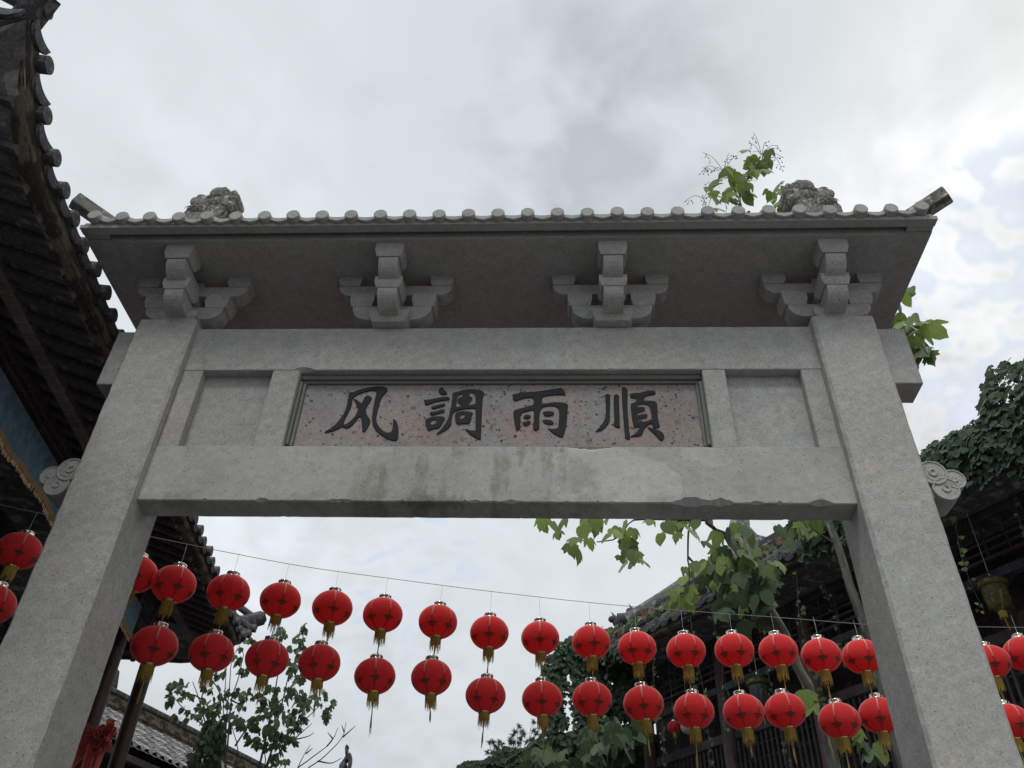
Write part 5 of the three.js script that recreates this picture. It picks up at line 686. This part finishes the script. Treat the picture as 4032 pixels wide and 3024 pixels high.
{
  const t = thing('sapling', 'young broad leaved sapling at the bottom, in front of the ivy wall', 'tree', [1.0, 0, -6]); const R = rng(821), o = (p) => [p[0] - 1.0, p[1], p[2] + 6];
  part('stem', tube([[0, 0, 0], [0.05, 2.5, 0], [0, 4.0, 0.1], [0.1, 5.1, 0]], 0.035, 0.01, 6), M.barkDark, t);
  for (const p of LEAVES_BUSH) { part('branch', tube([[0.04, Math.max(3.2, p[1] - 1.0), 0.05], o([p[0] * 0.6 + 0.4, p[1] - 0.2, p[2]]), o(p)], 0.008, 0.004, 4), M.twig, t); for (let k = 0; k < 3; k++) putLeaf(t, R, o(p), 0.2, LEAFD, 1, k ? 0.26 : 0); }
}
{
  const t = thing('slender_tree', 'slender tree with drooping leaf clusters behind the lanterns on the left', 'tree', [-4.26, 0, -9.2]); const R = rng(831), o = (p) => [p[0] + 4.26, p[1], p[2] + 9.2];
  part('trunk', tube([[0, 0, 0], [-0.05, 2.6, 0], [0, 4.4, 0]], 0.07, 0.05, 7, 0.1), M.barkDark, t);
  for (const s of SLIM_STEMS) { const q = s.map(o); if (q[0][1] < 5.5) q.unshift([q[0][0] * 0.3, 4.3, 0]); part('stem', tube(q, s.length > 5 ? 0.026 : 0.017, 0.006, 5), M.twig, t); }
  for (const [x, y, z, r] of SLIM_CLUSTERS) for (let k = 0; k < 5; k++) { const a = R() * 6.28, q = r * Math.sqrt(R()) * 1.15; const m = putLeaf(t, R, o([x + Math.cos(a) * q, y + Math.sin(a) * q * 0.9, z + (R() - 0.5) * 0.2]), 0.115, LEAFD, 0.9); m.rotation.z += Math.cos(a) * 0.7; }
  const lm = new THREE.InstancedMesh(PARASOL[1], LEAFD[1], SLIM_CLUSTERS.length * 4); lm.name = 'leaf_mass'; lm.userData.kind = 'stuff'; let li = 0; const m4 = new THREE.Matrix4(), q4 = new THREE.Quaternion();
  for (const [x, y, z, r] of SLIM_CLUSTERS) for (let k = 0; k < 4; k++) { const a = R() * 6.28, q = r * Math.sqrt(R()) * 1.25; q4.setFromEuler(new THREE.Euler((R() - 0.5) * 1.2, (R() - 0.5) * 2.6, Math.cos(a) * 0.8 + (R() - 0.5) * 0.7, 'YXZ')); lm.setMatrixAt(li++, m4.compose(new THREE.Vector3(...o([x + Math.cos(a) * q, y + 0.04 + Math.sin(a) * q * 0.8, z - 0.1 * R()])), q4, new THREE.Vector3(1, 1, 1).multiplyScalar(0.075 + 0.05 * R()))); }
  t.add(lm);
  const sl = new THREE.InstancedMesh(IVYLEAF[0], LEAFD[1], 460), mm = new THREE.Matrix4(), qq = new THREE.Quaternion(); sl.name = 'creeper_sleeve'; sl.userData.kind = 'stuff';
  for (let i = 0; i < 460; i++) { const u = R(), c = [mix(-0.95, -0.86, u), mix(4.6, 6.05, u), 0.1], r = 0.10 + 0.16 * Math.sin(u * 3.0) * R(); const a = R() * 6.28; qq.setFromEuler(new THREE.Euler((R() - 0.5) * 1.4, (R() - 0.5) * 3, (R() - 0.5) * 1.2)); sl.setMatrixAt(i, mm.compose(new THREE.Vector3(c[0] + Math.cos(a) * r, c[1], c[2] + Math.sin(a) * r), qq, new THREE.Vector3(1, 1, 1).multiplyScalar(0.10 + 0.05 * R()))); }
  t.add(sl);
}
{
  const t = thing('bare_shrub', 'leafless branches rising beside the dark dragon ridge ornament', 'shrub', [-4.4, 0, -11]);
  part('stem', tube([[0, 0, 0], [0.1, 3, 0], [0.15, 5.4, 0]], 0.05, 0.03, 6), M.barkDark, t);
  for (const s of BARE) { const q = s.map((p) => [p[0] + 4.4, p[1], p[2] + 11]); if (q[0][1] < 5.95) q.unshift([0.15, 5.3, 0]); part('branch', tube(q, 0.016, 0.005, 5), M.twig, t); }
}
{
  const t = thing('tufted_shrub', 'thin shrub with round tufts growing above the ivy wall', 'shrub', [-0.5, 0, -13]); const R = rng(841);
  part('stem', tube([[0, 0, 0], [0.05, 4, 0], [0.1, 6.3, 0]], 0.04, 0.015, 5), M.barkDark, t);
  const spike = (() => { const L = []; for (let i = 0; i < 46; i++) { const v = new THREE.Vector3(R() - 0.5, R() - 0.5, R() - 0.5).normalize(); const c = new THREE.ConeGeometry(0.008, 0.095, 3); c.translate(0, 0.05, 0); c.applyQuaternion(new THREE.Quaternion().setFromUnitVectors(new THREE.Vector3(0, 1, 0), v)); L.push(c); } return merge(L); })();
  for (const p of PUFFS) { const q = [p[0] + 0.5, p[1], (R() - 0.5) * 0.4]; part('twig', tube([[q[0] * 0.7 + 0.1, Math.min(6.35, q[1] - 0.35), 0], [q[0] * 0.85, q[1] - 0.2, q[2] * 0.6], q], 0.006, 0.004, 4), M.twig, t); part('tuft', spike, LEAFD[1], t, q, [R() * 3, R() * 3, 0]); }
}
// ivy: the nearest leaves are single, the mass behind them one part
function ivy(label, pick, n, size, seed, mats, single = 0, name = 'ivy', extra) {
  const t = thing(name, label, 'ivy', extra?.pos ?? [0, 0, 0]), R = rng(seed), o = extra?.pos ?? [0, 0, 0], per = mats.map(() => []);
  const mm = new THREE.Matrix4(), q = new THREE.Quaternion();
  for (let i = 0; i < n; i++) {
    const { p, f } = pick(R, i); const yaw = f + (R() - 0.5) * 1.5, pitch = (R() - 0.75) * 1.0, roll = (R() - 0.5) * 1.1, s = size * (0.65 + 0.7 * R()), k = Math.floor(R() * mats.length), pos = [p[0] - o[0], p[1] - o[1], p[2] - o[2]];
    if (i < single) { const m = part('leaf', IVYLEAF[i % 2], mats[k], t, pos); m.rotation.set(pitch, yaw, roll, 'YXZ'); m.scale.setScalar(s); } else { q.setFromEuler(new THREE.Euler(pitch, yaw, roll, 'YXZ')); per[k].push(mm.compose(new THREE.Vector3(...pos), q, new THREE.Vector3(s, s, s)).clone()); }
  }
  per.forEach((L, k) => { if (!L.length) return; const im = new THREE.InstancedMesh(IVYLEAF[k % 2], mats[k], L.length); L.forEach((m, i) => im.setMatrixAt(i, m)); im.name = 'leaf_mass'; im.userData.kind = 'stuff'; im.castShadow = im.receiveShadow = true; t.add(im); });
  return t;
}
const outYaw = RT;                                      // facing out from the right hall
{
  // mantle over the near part of the right eave, with a high clump at its end
  ivy('thick dark ivy mantle hanging over the right hall\'s near eave', (R, i) => {
    const clump = R() < 0.22; const s = clump ? mix(7.62, 9.6, R() ** 1.6) : mix(4.6, 9.4, R() ** 0.8); const top = clump ? 8.62 - 0.25 * sstep(7.8, 7.6, s) + 0.06 * Math.sin(s * 9) : 7.96, u = R();
    const low = 7.32 - 0.5 * sstep(6, 9, s) * R() - 0.25 * R() * R(); let y = mix(low, top, u), o = 0.16 + 0.16 * Math.sin(u * 3.1) + (R() - 0.5) * 0.12; if (clump && y > 7.9) o -= (y - 7.9) * 0.25;
    if (R() < 0.42) { o = 0.1 - R() * 2.3; y = rightRoof.over(s, Math.min(o, 0)) + 0.06 + 0.24 * R(); }
    return { p: rightAt(s, y, o), f: outYaw };
  }, 7800, 0.10, 851, IVY, 300);
  ivy('sparse reddish and yellow green creeper along the right hall roof edge', (R) => { const s = R() < 0.5 ? mix(-1.0, 5, R()) : mix(4.8, 7.5, R()), o = 0.05 - 0.5 * R(); return { p: rightAt(s, rightRoof.over(s, Math.min(o, 0)) + 0.16 + 0.12 * R(), o + 0.12), f: outYaw }; }, 900, 0.10, 852, [IVYRED, IVYLIGHT, IVY[2], IVY[3]], 200);
  // curtain at the far corner
  const strands = []; { const R = rng(853); for (let k = 0; k < 30; k++) { const x = mix(0.30, 2.1, (k + R()) / 30); const gap = x > 0.62 && x < 0.86; strands.push([x, gap ? 0.35 : 1, R()]); } }
  ivy('ragged ivy curtain hanging from the right hall\'s far corner', (R) => {
    const st = strands[Math.floor(R() * strands.length)], u = R(); const x0 = st[0], topY = 8.12 - 0.55 * sstep(0.62, 0.2, x0) + 0.05 * Math.sin(x0 * 20) - (x0 > 1.2 ? (x0 - 1.2) * 0.2 : 0), y = mix(topY, 6.2, u); const w = 0.045 + 0.05 * (1 - u);
    if (st[1] < 1 && y < 7.55 && R() < 0.75) return { p: [x0 + 0.34, y, -10.6 + (R() - 0.5) * 0.2], f: 0 };
    return { p: [x0 + (R() - 0.5) * w * 2 + 0.03 * Math.sin(y * 7 + st[2] * 6), y, -10.55 + (R() - 0.5) * 0.3 + 0.25 * (x0 - 0.9)], f: 0 };
  }, 3600, 0.10, 854, IVY, 240);
  ivy('ivy clump on the roof over the far corner of the right hall', (R) => { const s = mix(-1.3, 0.9, R()), o = 0.15 - 0.7 * R() * R(); return { p: rightAt(s, rightRoof.over(Math.max(s, -1.25), Math.min(o, 0)) + 0.12 * R() - 0.28 * R() * (o > 0 ? 1 : 0), o), f: outYaw }; }, 520, 0.11, 855, IVY, 120);
}
{
  const wall = thing('garden_wall', 'garden wall wholly grown over with ivy, at the bottom centre', 'wall', [0, 0, -12]);
  const o = [[-1.6, 0], [3.5, 0], [3.5, 6.9], [0.6, 6.75], [-0.4, 6.5], [-1.6, 6.05]]; part('wall', planar(extr(o, 0.3, 0.02), 1, 730), M.plaster, wall, [0, 0, -0.3]);
  ivy('dense dark ivy blanket covering the sloping garden wall', (R) => { const x = mix(-1.7, 3.2, R()), top = (x < -0.4 ? mix(6.05, 6.5, (x + 1.6) / 1.2) : x < 0.6 ? mix(6.5, 6.75, x + 0.4) : 6.8) + 0.05 * Math.sin(x * 9) + 0.03, u = R(); return { p: [x, top - u * u * 2.2, -11.98 + 0.12 * R() - (u < 0.06 ? 0.3 * R() : 0)], f: 0 }; }, 5600, 0.105, 861, [...IVY, LEAFD[0]], 260);
}
// single vines hanging from the right eave
{
  const V = [[-0.2, 0.1, 1.3], [0.5, -0.2, 1.1], [1.1, 0.05, 2.0], [1.55, -0.3, 1.4], [2.16, 0.1, 3.1], [2.36, -0.15, 1.9], [3.0, -0.1, 1.2], [3.56, 0.1, 2.6], [4.2, 0.0, 2.2], [4.55, -0.2, 1.5], [5.1, 0.05, 1.7], [5.9, -0.1, 1.3], [6.7, 0.05, 1.6], [7.4, -0.1, 2.0]];
  const where = ['at the far corner', 'second from the far corner', 'third from the far corner', 'fourth from the far corner', 'longest of all, reaching down between lanterns', 'just right of the longest one', 'short, right of the longest pair', 'long, left of the leaning trunk', 'behind the leaning trunk', 'right behind the leaning trunk', 'behind the right pillar\'s left edge', 'behind the right pillar', 'just right of the right pillar', 'nearest, at the right picture edge'];
  V.forEach(([s, o, L], k) => {
    const P0 = rightAt(s, 7.42, o), t = thing('hanging_vine', `thin hanging vine under the right eave, ${where[k]}`, 'vine', P0, 0, 'vines hanging under the right eave'), R = rng(870 + k);
    const pts = []; for (let i = 0; i <= 6; i++) pts.push([0.05 * Math.sin(i * 1.3 + k), -L * i / 6, 0.04 * Math.cos(i * 1.7 + k)]);
    part('stem', tube(pts, 0.006, 0.003, 4), M.twig, t); const n = Math.round(L * 17);
    for (let i = 0; i < n; i++) { const u = R() ** 0.8, a = pts[Math.min(5, Math.floor(u * 6))]; const m = part('leaf', IVYLEAF[i % 2], [IVY[2], IVYLIGHT, LEAFD[2], IVY[0]][Math.floor(R() * 4)], t, [a[0] + (R() - 0.5) * 0.09, -L * u, a[2] + (R() - 0.5) * 0.09]); m.rotation.set((R() - 0.6) * 0.9, outYaw + (R() - 0.5) * 2.4, (R() - 0.5) * 1.2, 'YXZ'); m.scale.setScalar(0.045 + 0.06 * R() * R()); }
  });
}
renderer.render(scene, camera);
